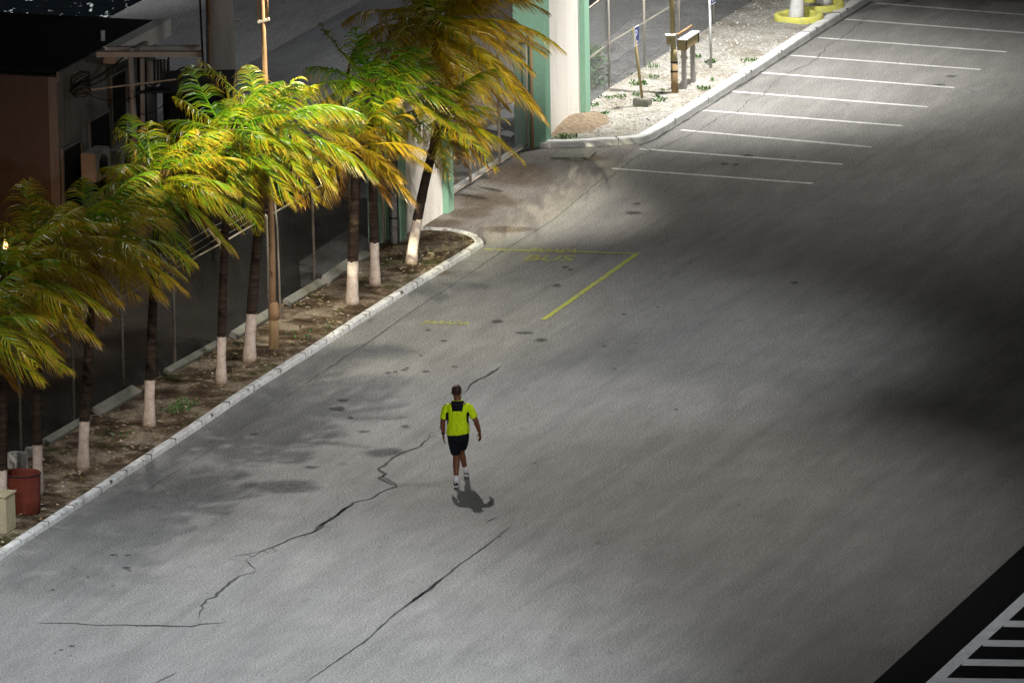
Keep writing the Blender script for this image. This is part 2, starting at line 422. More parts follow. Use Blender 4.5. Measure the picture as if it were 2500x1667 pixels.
def kerb_joints(path, w, h, every, seed):
    mb = MB(); path = subdiv(path, .1, 0); rnd = random.Random(seed); acc = .6
    for a, b in zip(path, path[1:]):
        acc += (b-a).length
        if acc > every:
            acc = rnd.uniform(-.3, .1); d = (b-a).normalized(); pr = Vector((-d.y, d.x, 0))
            mb.box(a+pr*w/2, d, pr, rnd.uniform(.002, .005), w/2+.004, 0, h+.012)
            if rnd.random() < .3: mb.box(a+d*rnd.uniform(.2, .6)-pr*.0+pr*.02, d, pr, rnd.uniform(.02, .06), .024, h-.05, h+.006)
    return mb
M['joint'] = mat('dirty_joint', (.17, .15, .125), .95)
struct(kerb_joints(K1s, .17, .11, 1.25, 3).build('kerb_joints', M['joint']))
struct(kerb_joints(K2, .26, .15, 2.4, 5).build('kerb_joints', M['joint']))
# planting bed and sand bed
def bed(name, outline, z, material, kind='structure', amp=.03, seed=0, res=.22):
    """gently uneven sheet filling an outline"""
    bm = bmesh.new(); vs = [bm.verts.new((p.x, p.y, z)) for p in outline]
    bm.faces.new(vs); bmesh.ops.triangulate(bm, faces=bm.faces[:])
    for _ in range(9):
        es = [e for e in bm.edges if e.calc_length() > res*2]
        if not es: break
        bmesh.ops.subdivide_edges(bm, edges=es, cuts=1); bmesh.ops.triangulate(bm, faces=[f for f in bm.faces if len(f.verts) > 3])
    for v in bm.verts:
        if not v.is_boundary: v.co.z += amp*(nz((v.co.x, v.co.y, seed), 1.1) + .5*nz((v.co.x, v.co.y, seed+9), 3.3))
    bmesh.ops.recalc_face_normals(bm, faces=bm.faces[:])
    if sum(f.normal.z for f in bm.faces) < 0: bmesh.ops.reverse_faces(bm, faces=bm.faces[:])
    me = bpy.data.meshes.new(name); bm.to_mesh(me); bm.free(); me.materials.append(material)
    for p in me.polygons: p.use_smooth = True
    o = bpy.data.objects.new(name, me); sc.collection.objects.link(o); return struct(o, kind)
bed('planting_bed', K1i + [FL[-1]] + FL[::-1], .075, M['soil'], amp=.05, seed=3)
bed('sand_bed', K2i + [rf[-1]] + rf[::-1] + [G(1418, 282), G(1330, 350)], .115, M['sand'], amp=.06, seed=5)

# ---------------------------------------------------------------- painted markings
def line(name, a, b, w, material, z=.006):
    mb = MB(); vs, fs = ribbon(subdiv([a, b], .5, .004), w, z); mb.add(vs, fs); return struct(mb.build(name, material))
stalls = [((1495,412),(1985,449)),((1562,364),(2057,402)),((1662,318),(2128,360)),((1713,270),(2202,308)),((1787,224),(2264,262)),((1854,178),(2330,215)),((1930,136),(2394,171)),((1998,93),(2457,128)),((2064,48),(2530,84)),((2138,9),(2600,45))]
for a, b in stalls: line('stall_line', G(*a), G(*b), .125, M['white_line'])
line('bus_bay_line', G(1182, 609), G(1560, 620), .10, M['yellow_line'], .008)
line('bus_bay_line', G(1553, 622), G(1326, 782), .12, M['yellow_line'], .010)
def text_mesh(txt, loc, xdir, ydir, width, height, material, name, parent=None, kind=None, thick=0.0):
    cu = bpy.data.curves.new('t', 'FONT'); cu.body = txt; cu.size = 1; cu.extrude = thick; cu.offset = .012
    to = bpy.data.objects.new('t', cu); sc.collection.objects.link(to)
    dg = bpy.context.evaluated_depsgraph_get(); me = bpy.data.meshes.new_from_object(to.evaluated_get(dg))
    bpy.data.objects.remove(to)
    xs = [v.co.x for v in me.vertices]; ys = [v.co.y for v in me.vertices]
    x0, x1, y0, y1 = min(xs), max(xs), min(ys), max(ys); n = xdir.cross(ydir)
    o0 = ORG[parent.name] if parent else Vector((0, 0, 0))
    for v in me.vertices:
        q = Vector(loc) + xdir*((v.co.x-x0)/(x1-x0)*width) + ydir*((v.co.y-y0)/(y1-y0)*height) + n*v.co.z - o0
        v.co = q
    me.materials.clear(); me.materials.append(material); me.name = name
    o = bpy.data.objects.new(name, me); sc.collection.objects.link(o)
    if parent: o.parent = parent
    if kind: o['kind'] = kind
    ORG[o.name] = o0; return o
def ground_text(txt, p0, p1, pup, name):
    a, b, c = G(*p0, .007), G(*p1, .007), G(*pup, .007)
    text_mesh(txt, a, (b-a).normalized(), (c-a).normalized(), (b-a).length, (c-a).length, M['yellow_old'], name, kind='structure')
ground_text('BUS', (1277, 636), (1392, 638), (1295, 622), 'road_lettering')
ground_text('PARADA', (1286, 616), (1404, 618), (1300, 605), 'road_lettering')
ground_text('PARADA', (1028, 791), (1142, 793), (1040, 782), 'road_lettering')
# fresh asphalt and hatching at lower right
NA = G(2131, 1667); NB = G(2500, 1331); nd_ = (NB-NA).normalized(); nr = Vector((nd_.y, -nd_.x, 0))
strip('fresh_asphalt', [NA-nd_*60, NA+nd_*160, NA+nd_*160+nr*80, NA-nd_*60+nr*80], .004, M['new'])
WA = G(2278, 1667); WB = G(2500, 1463); wd = (WB-WA).normalized()
line('hatch_border_line', WA-wd*40, WA+wd*60, (G(2256, 1667)-G(2301, 1667)).length*.80, M['blue_line'], .008)
for k in range(-6, 9):
    a = G(2500, 1524 - 0) ; v = 1524 + 48.3*k - .3*k*k
    p = G(2600, v+1); # start at the border line's right edge
    q0 = G(2300, v-3)
    # intersection with the border line in plan
    d = (p-q0).normalized(); den = d.x*wd.y-d.y*wd.x
    t = ((WA.x-q0.x)*wd.y-(WA.y-q0.y)*wd.x)/den; s = q0 + d*(t+.12)
    line('hatch_line', s, s + d*9, .42, M['blue_line'], .012)

# ---------------------------------------------------------------- cracks, joints, stains
mb = MB()
def crack(px, w, seed, amp=.035, taper=True):
    pts = subdiv(gp(px), .18, amp, seed); k = len(pts); r = random.Random(seed)
    ws = []
    for i in range(k):
        t = i/(k-1); e = min(1, 6*min(t, 1-t)+.15) if taper else 1
        ws.append(w*e*(.45 + .9*abs(nz((i*.35, seed*3.1, 0)))*1.6))
    vs, fs = ribbon(pts, ws, .0075); mb.add(vs, fs)
    if w >= .06:
        for i in range(2, k-2):
            if r.random() < .16:
                d = (pts[i+1]-pts[i-1]).normalized(); sd = Vector((d.y, -d.x, 0))*r.choice((-1, 1)); q = [pts[i]]
                for _ in range(r.randint(2, 5)): q.append(q[-1] + (d*r.choice((-1, 1, 1))*.5 + sd*r.uniform(.3, 1))*r.uniform(.06, .14))
                vs, fs = ribbon(q, [.018*(1-t/len(q)) + .003 for t in range(len(q))], .0079); mb.add(vs, fs)
crack([(1070,1053),(1047,1060),(1044,1073),(1027,1090),(988,1103),(958,1118),(940,1136),(923,1144),(942,1157),(932,1165),(953,1175),(968,1188),(927,1203),(906,1218),(862,1227),(832,1251),(801,1272),(762,1300),(723,1311),(680,1329),(641,1344),(593,1370)], .075, 1)
crack([(942,1157),(925,1167),(945,1177),(962,1185)], .06, 2)
crack([(600,1368),(612,1380),(625,1392)], .03, 41)
crack([(1070,1053),(1090,1025),(1110,985)], .03, 42)
crack([(860,1228),(838,1244),(812,1266),(785,1280),(758,1302)], .10, 3)
crack([(625,1392),(619,1398),(583,1406),(560,1422),(530,1448),(527,1457),(503,1463),(491,1478),(497,1484),(488,1493),(484,1512)], .05, 4)
crack([(92,1521),(179,1521),(232,1526),(298,1525),(411,1528),(470,1529),(491,1523),(557,1519)], .06, 5, .02)
crack([(1131,962),(1150,938),(1185,920),(1226,893)], .06, 6)
crack([(1110,985),(1131,962)], .03, 16)
crack([(1250,1281),(1200,1322),(1127,1374),(1083,1409),(1053,1435),(997,1474),(966,1496),(897,1560),(745,1667)], .046, 7, .015)
crack([(1083,1409),(1053,1435),(997,1474)], .10, 17, .02)
crack([(1187,1275),(1218,1262)], .03, 8)
crack([(1440,475),(1500,425),(1560,380),(1600,368),(1650,345),(1710,318),(1750,290),(1800,275),(1830,245),(1865,235),(1880,215),(1905,190),(1945,170),(1980,155),(2000,140),(2020,110),(2055,95),(2085,70),(2120,40),(2150,20)], .024, 9)
crack([(1600,372),(1568,360)], .04, 10)
crack([(380,1667),(430,1640)], .04, 11)
crack([(560,1360),(640,1345)], .03, 12)
for i, k in enumerate(range(2, 12)):   # gap between the white kerb and the road
    pass
crack([(1560,357),(1600,341),(1690,285),(1847,185),(1996,87),(2129,5)], .085, 13, .012, False)
crack([(1500,412),(1352,537),(1226,614),(1101,699),(1000,764),(905,832),(800,900),(690,975)], .02, 14, .012)
crack([(690,975),(600,1040),(480,1120),(330,1215)], .012, 15, .01)
struct(mb.build('road_cracks', M['crack']), 'stuff')
def blob(mbs, u, v, ru, rv, seed, skew=0.0):
    """soft-edged stain: centre bright in 'fade', rim zero"""
    c = G(u, v, .0055); n = 20; sx = G(u+ru, v, .0055)-c; sy = G(u, v-rv, .0055)-c
    ring = []
    for k in range(n):
        t = 2*math.pi*k/n; r = 1 + .35*nz((math.cos(t)*1.2, math.sin(t)*1.2, seed*1.7))
        ring.append((math.cos(t)*r, math.sin(t)*r))
    vs = [c] + [c + sx*(a*.6+skew*b*.6) + sy*b*.6 for a, b in ring] + [c + sx*(a+skew*b) + sy*b for a, b in ring]
    mbs.append((vs, n))
def build_blobs(name, lst, material, z):
    vs, fs, fade = [], [], []
    for b, n in lst:
        o = len(vs); z += .00005; vs += [Vector((p.x, p.y, z)) for p in b]; fade += [1] + [.85]*n + [0]*n
        for k in range(n):
            fs.append((o, o+1+k, o+1+(k+1) % n)); fs.append((o+1+k, o+1+n+k, o+1+n+(k+1) % n, o+1+(k+1) % n))
    me = bpy.data.meshes.new(name); me.from_pydata(vs, [], fs); me.materials.append(material)
    ca = me.color_attributes.new('fade', 'FLOAT_COLOR', 'POINT')
    for i, f in enumerate(fade): ca.data[i].color = (f, f, f, 1)
    o = bpy.data.objects.new(name, me); sc.collection.objects.link(o); return struct(o, 'stuff')
B = []
for i, (u, v, a, b) in enumerate([(700,1188,95,15),(835,977,16,4),(823,997,21,6),(990,1041,12,4),(888,1053,18,3.5),(855,1019,8,3),(1215,785,17,4),(1281,812,23,4),(1225,831,3,1),(1320,830,16,5),(948,910,8,3),(965,908,6,2.5),(988,903,9,3),(995,898,7,2),(1040,907,10,2.5),(1110,895,9,2.5),(1028,868,5,2),(1085,832,9,2.5),(1046,806,8,3),(1130,1012,5,2),(1360,697,12,4),(1380,652,8,3),(1392,658,6,2),(1523,767,6,2),(1475,845,7,2),(1606,750,5,2),(310,1386,12,4),(317,1393,8,2),(213,1409,4,1.5),(277,1429,7,2),(129,1440,7,2),(158,1510,3,1.3),(175,1576,9,3),(149,1586,6,2.5),(135,1594,4,2),(173,1600,4,1.5),(277,1354,12,2.5),(313,1355,9,2),(640,1648,4,1.5),(1545,520,20,4),(1825,380,16,3),(1770,401,12,3),(1796,402,8,3),(2322,187,14,3),(2292,208,16,3),(1555,498,9,3),(1940,690,10,3),(1500,900,6,2),(760,1140,20,4),(1650,1000,7,2),(1220,1310,5,2),(620,1060,12,3),(1306,1130,5,2)]):
    blob(B, u, v, a*1.15, b*1.2, i)
build_blobs('oil_stains', B, M['stain'], .0062)
B = []
for i, (u, v, a, b) in enumerate([(1260,425,110,36),(1190,490,90,25),(1150,520,70,16),(1420,385,70,14),(1240,560,80,10),(1080,545,60,12),(1060,665,60,10)]):
    blob(B, u, v, a, b, i+60)
build_blobs('rust_stains', B, M['rust'], .0053)
B = []
for i, (u, v, a, b) in enumerate([(2395,228,45,5),(2375,222,20,4),(2080,90,20,4),(1900,170,35,6),(1130,640,40,5)]):
    blob(B, u, v, a, b, i+90)
build_blobs('pale_scuffs', B, M['pale'], .0048)

M['tyre'] = stain_mat('tyre_marks', (.06, .06, .06), .08)
M['tyre_pale'] = stain_mat('worn_wheel_path', (.32, .32, .32), .22)
def wheel_marks(name, tracks, material, z):
    vs, fs, fade = [], [], []
    for j, (px, w, off) in enumerate(tracks):
        path = subdiv(smooth_path(gp(px), 3), .6, 0)
        for side in (-off, off):
            c = [p + Vector((-(path[min(i+1, len(path)-1)]-path[max(i-1, 0)]).y, (path[min(i+1, len(path)-1)]-path[max(i-1, 0)]).x, 0)).normalized()*side for i, p in enumerate(path)]
            o = len(vs); zz = z + .00008*j + (.00004 if side > 0 else 0)
            for i, p in enumerate(c):
                d = (c[min(i+1, len(c)-1)]-c[max(i-1, 0)]).normalized(); sd = Vector((d.y, -d.x, 0)); e = min(1, i/6, (len(c)-1-i)/6)*(.5+.9*abs(nz((i*.11, side, j))))
                for k, f in ((-1, 0), (-.45, 1), (.45, 1), (1, 0)): vs.append(Vector((p.x, p.y, zz)) + sd*k*w/2); fade.append(f*min(1, e))
            for i in range(len(c)-1):
                for k in range(3): fs.append((o+4*i+k, o+4*i+k+1, o+4*i+k+5, o+4*i+k+4))
    me = bpy.data.meshes.new(name); me.from_pydata(vs, [], fs); me.materials.append(material)
    ca = me.color_attributes.new('fade', 'FLOAT_COLOR', 'POINT')
    for i, f in enumerate(fade): ca.data[i].color = (f, f, f, 1)
    o = bpy.data.objects.new(name, me); sc.collection.objects.link(o); return struct(o, 'stuff')
wheel_marks('tyre_marks', [([(880, 1700), (1250, 1420), (1700, 1100), (2200, 740), (2560, 500)], .26, .78), ([(1350, 1720), (1750, 1400), (2150, 1090), (2560, 790)], .24, .76),
    ([(150, 1640), (560, 1330), (980, 1010), (1400, 720), (1800, 480)], .24, .78), ([(2380, 330), (2150, 360), (1900, 430), (1650, 600), (1450, 760)], .20, .72), ([(2500, 200), (2300, 262), (2050, 300), (1900, 330)], .18, .72)], M['tyre'], .0042)
wheel_marks('wheel_paths', [([(300, 1720), (760, 1390), (1250, 1030), (1750, 690), (2200, 420)], .42, .8), ([(1700, 1720), (2100, 1370), (2560, 980)], .45, .8), ([(-50, 1560), (330, 1270), (700, 1010), (1080, 760)], .40, .8)], M['tyre_pale'], .0036)
# ================================================================== PALMS
def palm_leaves(mb, O, spec, wind, rnd, scale=1.0):
    """spec: list of (azimuth deg, elevation deg, length, colour mix 0 green..1 yellow..2 brown, droop)"""
    GREEN, LIME, YEL, BRN = Vector((.03, .11, .006)), Vector((.13, .26, .008)), Vector((.42, .29, .010)), Vector((.22, .095, .015))
    def colr(t):
        if t < .5: return GREEN.lerp(LIME, t*2)
        if t < 1: return LIME.lerp(YEL, t*2-1)
        return YEL.lerp(BRN, min(1, t-1))
    for az, el, L, cm, droop in spec:
        a, e = R(az), R(el)
        d = Vector((math.cos(a)*math.cos(e), math.sin(a)*math.cos(e), math.sin(e)))
        p = O + d*.12 + Vector((rnd.uniform(-.05, .05), rnd.uniform(-.05, .05), rnd.uniform(-.08, .08)))
        N = 26; step = L/N; pts = [p.copy()]; ds = [d.copy()]
        for i in range(N):
            s = i/N
            d = (d + Vector((0, 0, -1))*droop*step*(.35+1.0*s) + wind*step*(.25+.75*s)).normalized()
            p = p + d*step; pts.append(p.copy()); ds.append(d.copy())
        rc = colr(min(2, cm*.6+.35)); mb.tube(pts[::2]+[pts[-1]] if N % 2 else pts[::2], [.022*(1-.85*k/(len(pts[::2])-1)) for k in range(len(pts[::2]))], 4, 0, False, tuple(rc))
        up0 = Z
        nl = int(74*L/2.3)
        for side in (-1, 1):
            for j in range(nl):
                s = .13 + .87*(j+rnd.random()*.5)/nl
                if nz((s*7+az, side*3.1, el)) > .28 or rnd.random() < .05: continue
                x = s*N; i = min(int(x), N-1); q = pts[i].lerp(pts[i+1], x-i); dd = ds[i]
                sd = dd.cross(up0)
                if sd.length < .05: sd = Vector((1, 0, 0))
                sd = sd.normalized(); nrm = sd.cross(dd).normalized()
                prof = math.sin(math.pi*min(1, .16+.86*s))**.6
                ll = scale*.74*prof*rnd.uniform(.85, 1.1)*(L/2.6)**.5 + .08
                dirn = (sd*side*1.0 + dd*(.55+.5*s) + nrm*.18 + Vector((rnd.uniform(-.14, .14), rnd.uniform(-.14, .14), rnd.uniform(-.14, .14)))).normalized()
                wd_ = rnd.uniform(.017, .034); c = min(2, max(0, cm + .38*(s-.35) + rnd.uniform(-.40, .40)))
                nseg = 3; pp = q; vs = []
                tw = rnd.uniform(-1.0, 1.0)
                wv = (dd*math.cos(tw) + dirn.cross(dd)*math.sin(tw)).normalized()
                for k in range(nseg+1):
                    t = k/nseg; hw = wd_/2*(1-.94*t**1.6)
                    vs += [pp - wv*hw, pp + wv*hw]
                    dirn = (dirn + Vector((0, 0, -1))*(.46+.2*droop)*(.5+t) + wind*.40*(.4+t)).normalized()
                    pp = pp + dirn*ll/nseg
                o = len(mb.v); mb.v += vs
                for k in range(nseg):
                    mb.f.append([o+2*k, o+2*k+1, o+2*k+3, o+2*k+2]); mb.m.append(0)
                    mb.c.append(tuple(colr(min(2, c + (.45 if k == 2 else .12*k)))))
def spec_crown(rnd, n, L, cm, dead=2, elmin=-38, elmax=66, droop=.7):
    out = []
    for i in range(n):
        t = (i+.5)/n; el = elmax + (elmin-elmax)*t**.9
        out.append((i*137.5+rnd.uniform(-14, 14), el+rnd.uniform(-8, 8), L*(.66+.36*min(1, 1.5*t+.2))*rnd.uniform(.72, 1.15), max(0, cm + .35*(t-.4) + rnd.uniform(-.2, .2)), droop*rnd.uniform(.75, 1.25)))
    for i in range(dead): out.append((rnd.uniform(0, 360), rnd.uniform(-70, -45), L*rnd.uniform(.6, .85), 1.9, .5))
    return out
def _n(n): return max(12, int(n*1.05))
def palm(base, crown_px, bandpx, r0, label, seed, n=24, L=2.5, cm=.5, windx=.75, dY=0.0, trunk_bend=0.0, group='coconut palms along the fence', dead=3, droop=.68, windy=.06):
    rnd = random.Random(seed); b = G(*base, .06) if len(base) == 2 else Vector(base)
    root = thing('palm_tree', b, label, 'palm tree', group)
    top = atY(*crown_px, b.y+dY); h = top.z-b.z
    band = hgt(b, bandpx) if bandpx else 1.0
    mb = MB(); mb.smooth = True; pts = []; rad = []; n_ = 22
    for i in range(n_+1):
        t = i/n_; p = b.lerp(top, t); q = b + Vector(((top.x-b.x)*(t**1.3), (top.y-b.y)*(t**1.3), h*t))
        p = q + Vector((trunk_bend*math.sin(math.pi*t), 0, 0)); pts.append(p)
        rad.append(r0*(1.38 if i == 0 else (1.15 if i == 1 else 1.0)) * (1-.30*t)*(1+.03*math.sin(i*2.3+seed)))
    pts[0] = pts[0]-Z*.12
    mb.tube(pts, rad, 14); mb.build('trunk', trunkm('palm_trunk', band, 'rings' in group), root)
    mb = MB(); c = MB()
    palm_leaves(mb, pts[-1]+Z*.05, spec_crown(rnd, _n(n), L*.94, cm, dead, droop=droop), Vector((windx*rnd.uniform(.85, 1.25), windy+rnd.uniform(-.15, .15), 0)), rnd)
    # fibrous heart and leaf bases
    for k in range(12):
        a = k*2.4; e = Vector((math.cos(a), math.sin(a), 1.1)).normalized()
        mb.tube([pts[-1]-Z*.15, pts[-1]+e*.32], [.055, .03], 5, 0, True, (.14, .09, .03))
    cr = mb.build('crown', M['leaf'], root)
    return root
PALMS = [
 dict(base=(-70,1330), crown_px=(-60,800), bandpx=1205, r0=.11, label='palm with brightly lit lime and yellow fronds reaching in at the left edge', seed=20, n=20, L=2.1, cm=.5, droop=.6),
 dict(base=(6,1262), crown_px=(15,700), bandpx=1146, r0=.10, label='dim palm whose white trunk stands between beige box and red barrel', seed=21, n=24, L=2.0, cm=0.62),
 dict(base=(93,1208), crown_px=(95,620), bandpx=1085, r0=.10, label='dim palm whose white trunk rises right behind the red barrel', seed=22, n=24, L=2.1, cm=0.7),
 dict(base=(203,1148), crown_px=(238,590), bandpx=1028, r0=.105, label='dim brown-green palm, first trunk clear of the red barrel to its right', seed=23, n=26, L=2.2, cm=0.66),
 dict(base=(364,1044), crown_px=(392,440), bandpx=927, r0=.105, label='half-lit palm, second whitewashed trunk right of the red barrel', seed=24, n=26, L=2.0, cm=0.5),
 dict(base=(540,938), crown_px=(560,340), bandpx=822, r0=.095, label='bright palm left of the tan pole, third whitewashed trunk from the barrel', seed=25, n=24, L=2.0, cm=.42),
 dict(base=(609,883), crown_px=(658,320), bandpx=765, r0=.115, label='brightest yellow-lime palm, whitewashed trunk just left of the tan pole foot', seed=26, n=26, L=2.2, cm=.45, windx=.8),
 dict(base=(860,745), crown_px=(872,360), bandpx=637, r0=.125, label='palm with the whitest flared trunk, just right of the tan pole', seed=27, n=14, L=1.6, cm=1.0, dead=4),
 dict(base=(916,698), crown_px=(905,215), bandpx=591, r0=.105, label='upright green palm second right of the tan pole, near the first gate pillar', seed=28, n=26, L=2.1, cm=.4),
 dict(base=(1004,645), crown_px=(1078,282), bandpx=538, r0=.115, label='leaning palm nearest the rounded kerb end, dark trunk before the cream wall', seed=29, n=16, L=1.8, cm=.6, dead=4, dY=.5),
]
for kw in PALMS: palm(**kw)
# the tall dark palm behind the gate pillar whose crown fills the top of the picture
palm(G(1000, 520), (1075, 75), 430, .13, 'tall dark brown-green palm behind the first gate pillar, crown at the top edge', 31, n=58, L=2.9, cm=.9, windx=.7, group='coconut palms along the fence', dead=3)
# the two palms in yellow rings, crowns above the picture
for i, (bp, cp, lb) in enumerate([((1944, 52), (2010, -430), 'white painted leaning palm trunk in the nearer yellow ring'), ((2012, 14), (2015, -520), 'white painted palm trunk in the farther yellow ring by the kerb')]):
    b = G(*bp, .12); root = palm(b, cp, -300, .165, lb, 41+i, n=16, L=2.4, cm=.4, group='palms in yellow rings', dY=.3)
for i, (u, v, ru, lb) in enumerate([(1950, 50, 60, 'nearer yellow painted concrete ring round a palm foot'), (1995, 21, 66, 'farther yellow painted concrete ring round a palm foot')]):
    c = G(u, v, .1); rr = (G(u+ru, v, .1)-c).length; root = MB(); root.smooth = True
    n = 48; prof = [(-.07, 0), (-.075, .12), (-.04, .16), (.04, .16), (.075, .12), (.07, 0)]; vs = []
    for k in range(n):
        t = 2*math.pi*k/n; dr = Vector((math.cos(t), math.sin(t), 0))
        for a, h in prof: vs.append(c + dr*(rr-.07+a) + Z*(h+.015*nz((k*.5, i, h*9))))
    fs = [(k*6+j, ((k+1) % n)*6+j, ((k+1) % n)*6+j+1, k*6+j+1) for k in range(n) for j in range(5)]
    root.add(vs, fs); tag(root.build('tree_ring', M['ring'], org=c), lb, 'tree ring', 'yellow tree rings')

# ================================================================== FENCES
def chain(mb, a, b, h, sp=.075, z0=.04, r=.0022):
    """chain-link: two families of diagonal wires between a and b"""
    d = (b-a); Lx = d.length; d.normalize()
    for sg in (1, -1):
        x = -h
        while x < Lx+h:
            x0, y0, x1, y1 = x, 0, x+h, h
            if sg < 0: x0, x1 = x+h, x
            # clip in x
            def cl(xa, ya, xb, yb):
                t0, t1 = 0, 1
                for lim, s_ in ((0, 1), (Lx, -1)):
                    fa, fb = s_*(xa-lim), s_*(xb-lim)
                    if fa < 0 and fb < 0: return None
                    if fa < 0: t0 = max(t0, fa/(fa-fb))
                    if fb < 0: t1 = min(t1, fa/(fa-fb))
                return (t0, t1) if t0 < t1 else None
            c = cl(x0, y0, x1, y1)
            if c:
                p = a + d*(x0+(x1-x0)*c[0]) + Z*(z0+(y1-y0)*c[0]); q = a + d*(x0+(x1-x0)*c[1]) + Z*(z0+(y1-y0)*c[1])
                mb.bar(p, q, r*2, r*2)
            x += sp*1.414/1.0
def fence(posts, h, label, prad=.028, barbed=False, rails=(1.0,), material='steel', tops=None, group=None, wire='wire'):
    root = thing('chain_link_fence', posts[0], label, 'fence', group)
    for i, p in enumerate(posts):
        mb = MB(); mb.smooth = True
        pts = [p-Z*.1, p+Z*h]
        if barbed: pts += [p+Z*(h+.02)-BDIR*.02, p+Z*(h+.30)-BDIR*.28]
        mb.tube(pts, prad, 8); mb.build('post', M[material], root)
    for rz in rails:
        mb = MB(); mb.smooth = True
        for a, b in zip(posts, posts[1:]): mb.tube([a+Z*h*rz, b+Z*h*rz], .019, 6)
        mb.build('rail', M[material], root)
    mb = MB()
    for a, b in zip(posts, posts[1:]): chain(mb, a+BDIR*.03, b+BDIR*.03, h-.06)
    mb.build('wire_mesh', M[wire], root)
    if barbed:
        for k, (dz, db) in enumerate(((.10, .09), (.20, .18), (.29, .27))):
            mb = MB()
            for a, b in zip(posts, posts[1:]):
                A_, B_ = a+Z*(h+dz)-BDIR*db, b+Z*(h+dz)-BDIR*db
                pts = [A_.lerp(B_, t/6)-Z*.04*math.sin(math.pi*t/6) for t in range(7)]; mb.tube(pts, .006, 4)
                for t in range(12):
                    q = A_.lerp(B_, (t+.5)/12)-Z*.03; mb.bar(q-Z*.025-BDIR*.02, q+Z*.025+BDIR*.02, .006, .006)
            mb.build('barbed_wire', M['wire'], root)
    return root
HF = 2.05
postsL = [G(-95, 1205), G(52, 1120), G(182, 1045), G(303, 975), G(428, 905), G(545, 838), G(657, 770), G(768, 702), G(858, 648), G(938, 599)]
fence(postsL, HF, 'long dark chain-link fence with barbed wire top behind the palm row', barbed=True, rails=(1.0,), wire='wire_dark')
postsR = [G(1436, 268), G(1488, 226), G(1574, 175), G(1658, 122), G(1743, 71), G(1830, 18), G(1920, -36), G(2020, -98)]
fence(postsR, 2.3, 'chain-link fence with steel posts behind the bright sand bed', rails=(1.0, .5))
# gate of chain link between the pillars
root = thing('chain_link_gate', gateL, 'closed chain-link gate between the two green and cream pillars', 'gate')
gp_ = [gateL, gateL.lerp(gateR, .26), gateL.lerp(gateR, .63), gateR]
hg = hgt(gateR, 88)
for a, b in ((0, 1), (1, 2), (2, 3)):
    pa, pb = gp_[a]+ADIR*.04, gp_[b]-ADIR*.04; mb = MB(); mb.smooth = True
    loop = [pa+Z*.10, pa+Z*hg, pb+Z*hg, pb+Z*.10]
    for p, q in zip(loop, loop[1:]+loop[:1]): mb.tube([p, q], .024, 7)
    mb.tube([pa+Z*hg*.5, pb+Z*hg*.5], .018, 6)
    leaf = mb.build('gate_leaf', M['steel'], root)
    mb = MB(); chain(mb, pa, pb, hg-.14, z0=.12); o = mb.build('wire_mesh', M['wire'], leaf)
mb = MB(); mb.box((gateL+gateR)/2-BDIR*.16, ADIR, BDIR, (gateR-gateL).length/2-.1, .05, 0, .10); mb.build('gate_track', M['white'], root)
mb = MB(); mb.tube([gateR+BDIR*.10-Z*.05, gateR+BDIR*.10+Z*(hg+.1)], .032, 8); mb.smooth = True; mb.build('gate_post', M['tanpaint'], root)

# ================================================================== PILLARS
def pier(c0, c1, label, h, wp=.40, prot=.12, depth=.50):
    """c0, c1: near and far ends (ground, road-side face) of the cream wall"""
    root = thing('gate_pillar', c0, label, 'gate pillar', 'gate pillars'); d = (c1-c0); Lw = d.length; d.normalize()
    mb = MB(); mid = (c0+c1)/2 - BDIR*depth/2; mb.box(mid, d, BDIR, Lw/2-wp/2, depth/2, 0, h); mb.build('wall_panel', M['cream'], root)
    for k, c in enumerate((c0, c1)):
        mb = MB(); cc = c + (d*wp/2 if k == 0 else -d*wp/2) - BDIR*depth/2
        mb.box(cc, d, BDIR, wp/2, depth/2+prot, 0, h+.06)
        mb.build('pilaster', M['green'], root, bevel=.012)
    mb = MB(); mb.box(mid, d, BDIR, Lw/2+.08, depth/2+prot+.08, h+.06, h+.22); mb.build('coping', M['cream'], root, bevel=.015)
    return root
HP = 6.2
P2a = G(1321, 361); P2b = G(1430, 283)
pier(P2a, P2b, 'green and cream gate pillar standing by the bright sand bed', HP)
P1b = G(1096, 513); P1a = G(966, 597)
pier(P1a, P1b, 'green and cream gate pillar behind the leaning palm', 2.9)
# black framed panel and tan post at the near end of the first pillar
c = G(962, 604); root = thing('framed_panel', c, 'narrow black framed screen beside the first gate pillar, behind the palms', 'screen')
hh = hgt(c, 330); mb = MB()
for dx in (-.10, .10): mb.bar(c+BDIR*dx, c+BDIR*dx+Z*hh, .03, .03)
for k in range(5): mb.bar(c-BDIR*.115+Z*(hh*k/4+.02), c+BDIR*.115+Z*(hh*k/4+.02), .03, .03)
mb.build('frame', M['dark'], root)
mb = MB(); mb.box(c+ADIR*.05, BDIR, ADIR, .08, .01, .02, hh); mb.build('infill', M['rubble'], root)
c = G(981, 592); mb = MB(); mb.smooth = True; mb.tube([c-Z*.1, c+Z*hgt(c, 330)], .03, 8)
tag(mb.build('gate_post', M['tanpaint'], org=c), 'thin tan post against the near end of the cream wall', 'post')

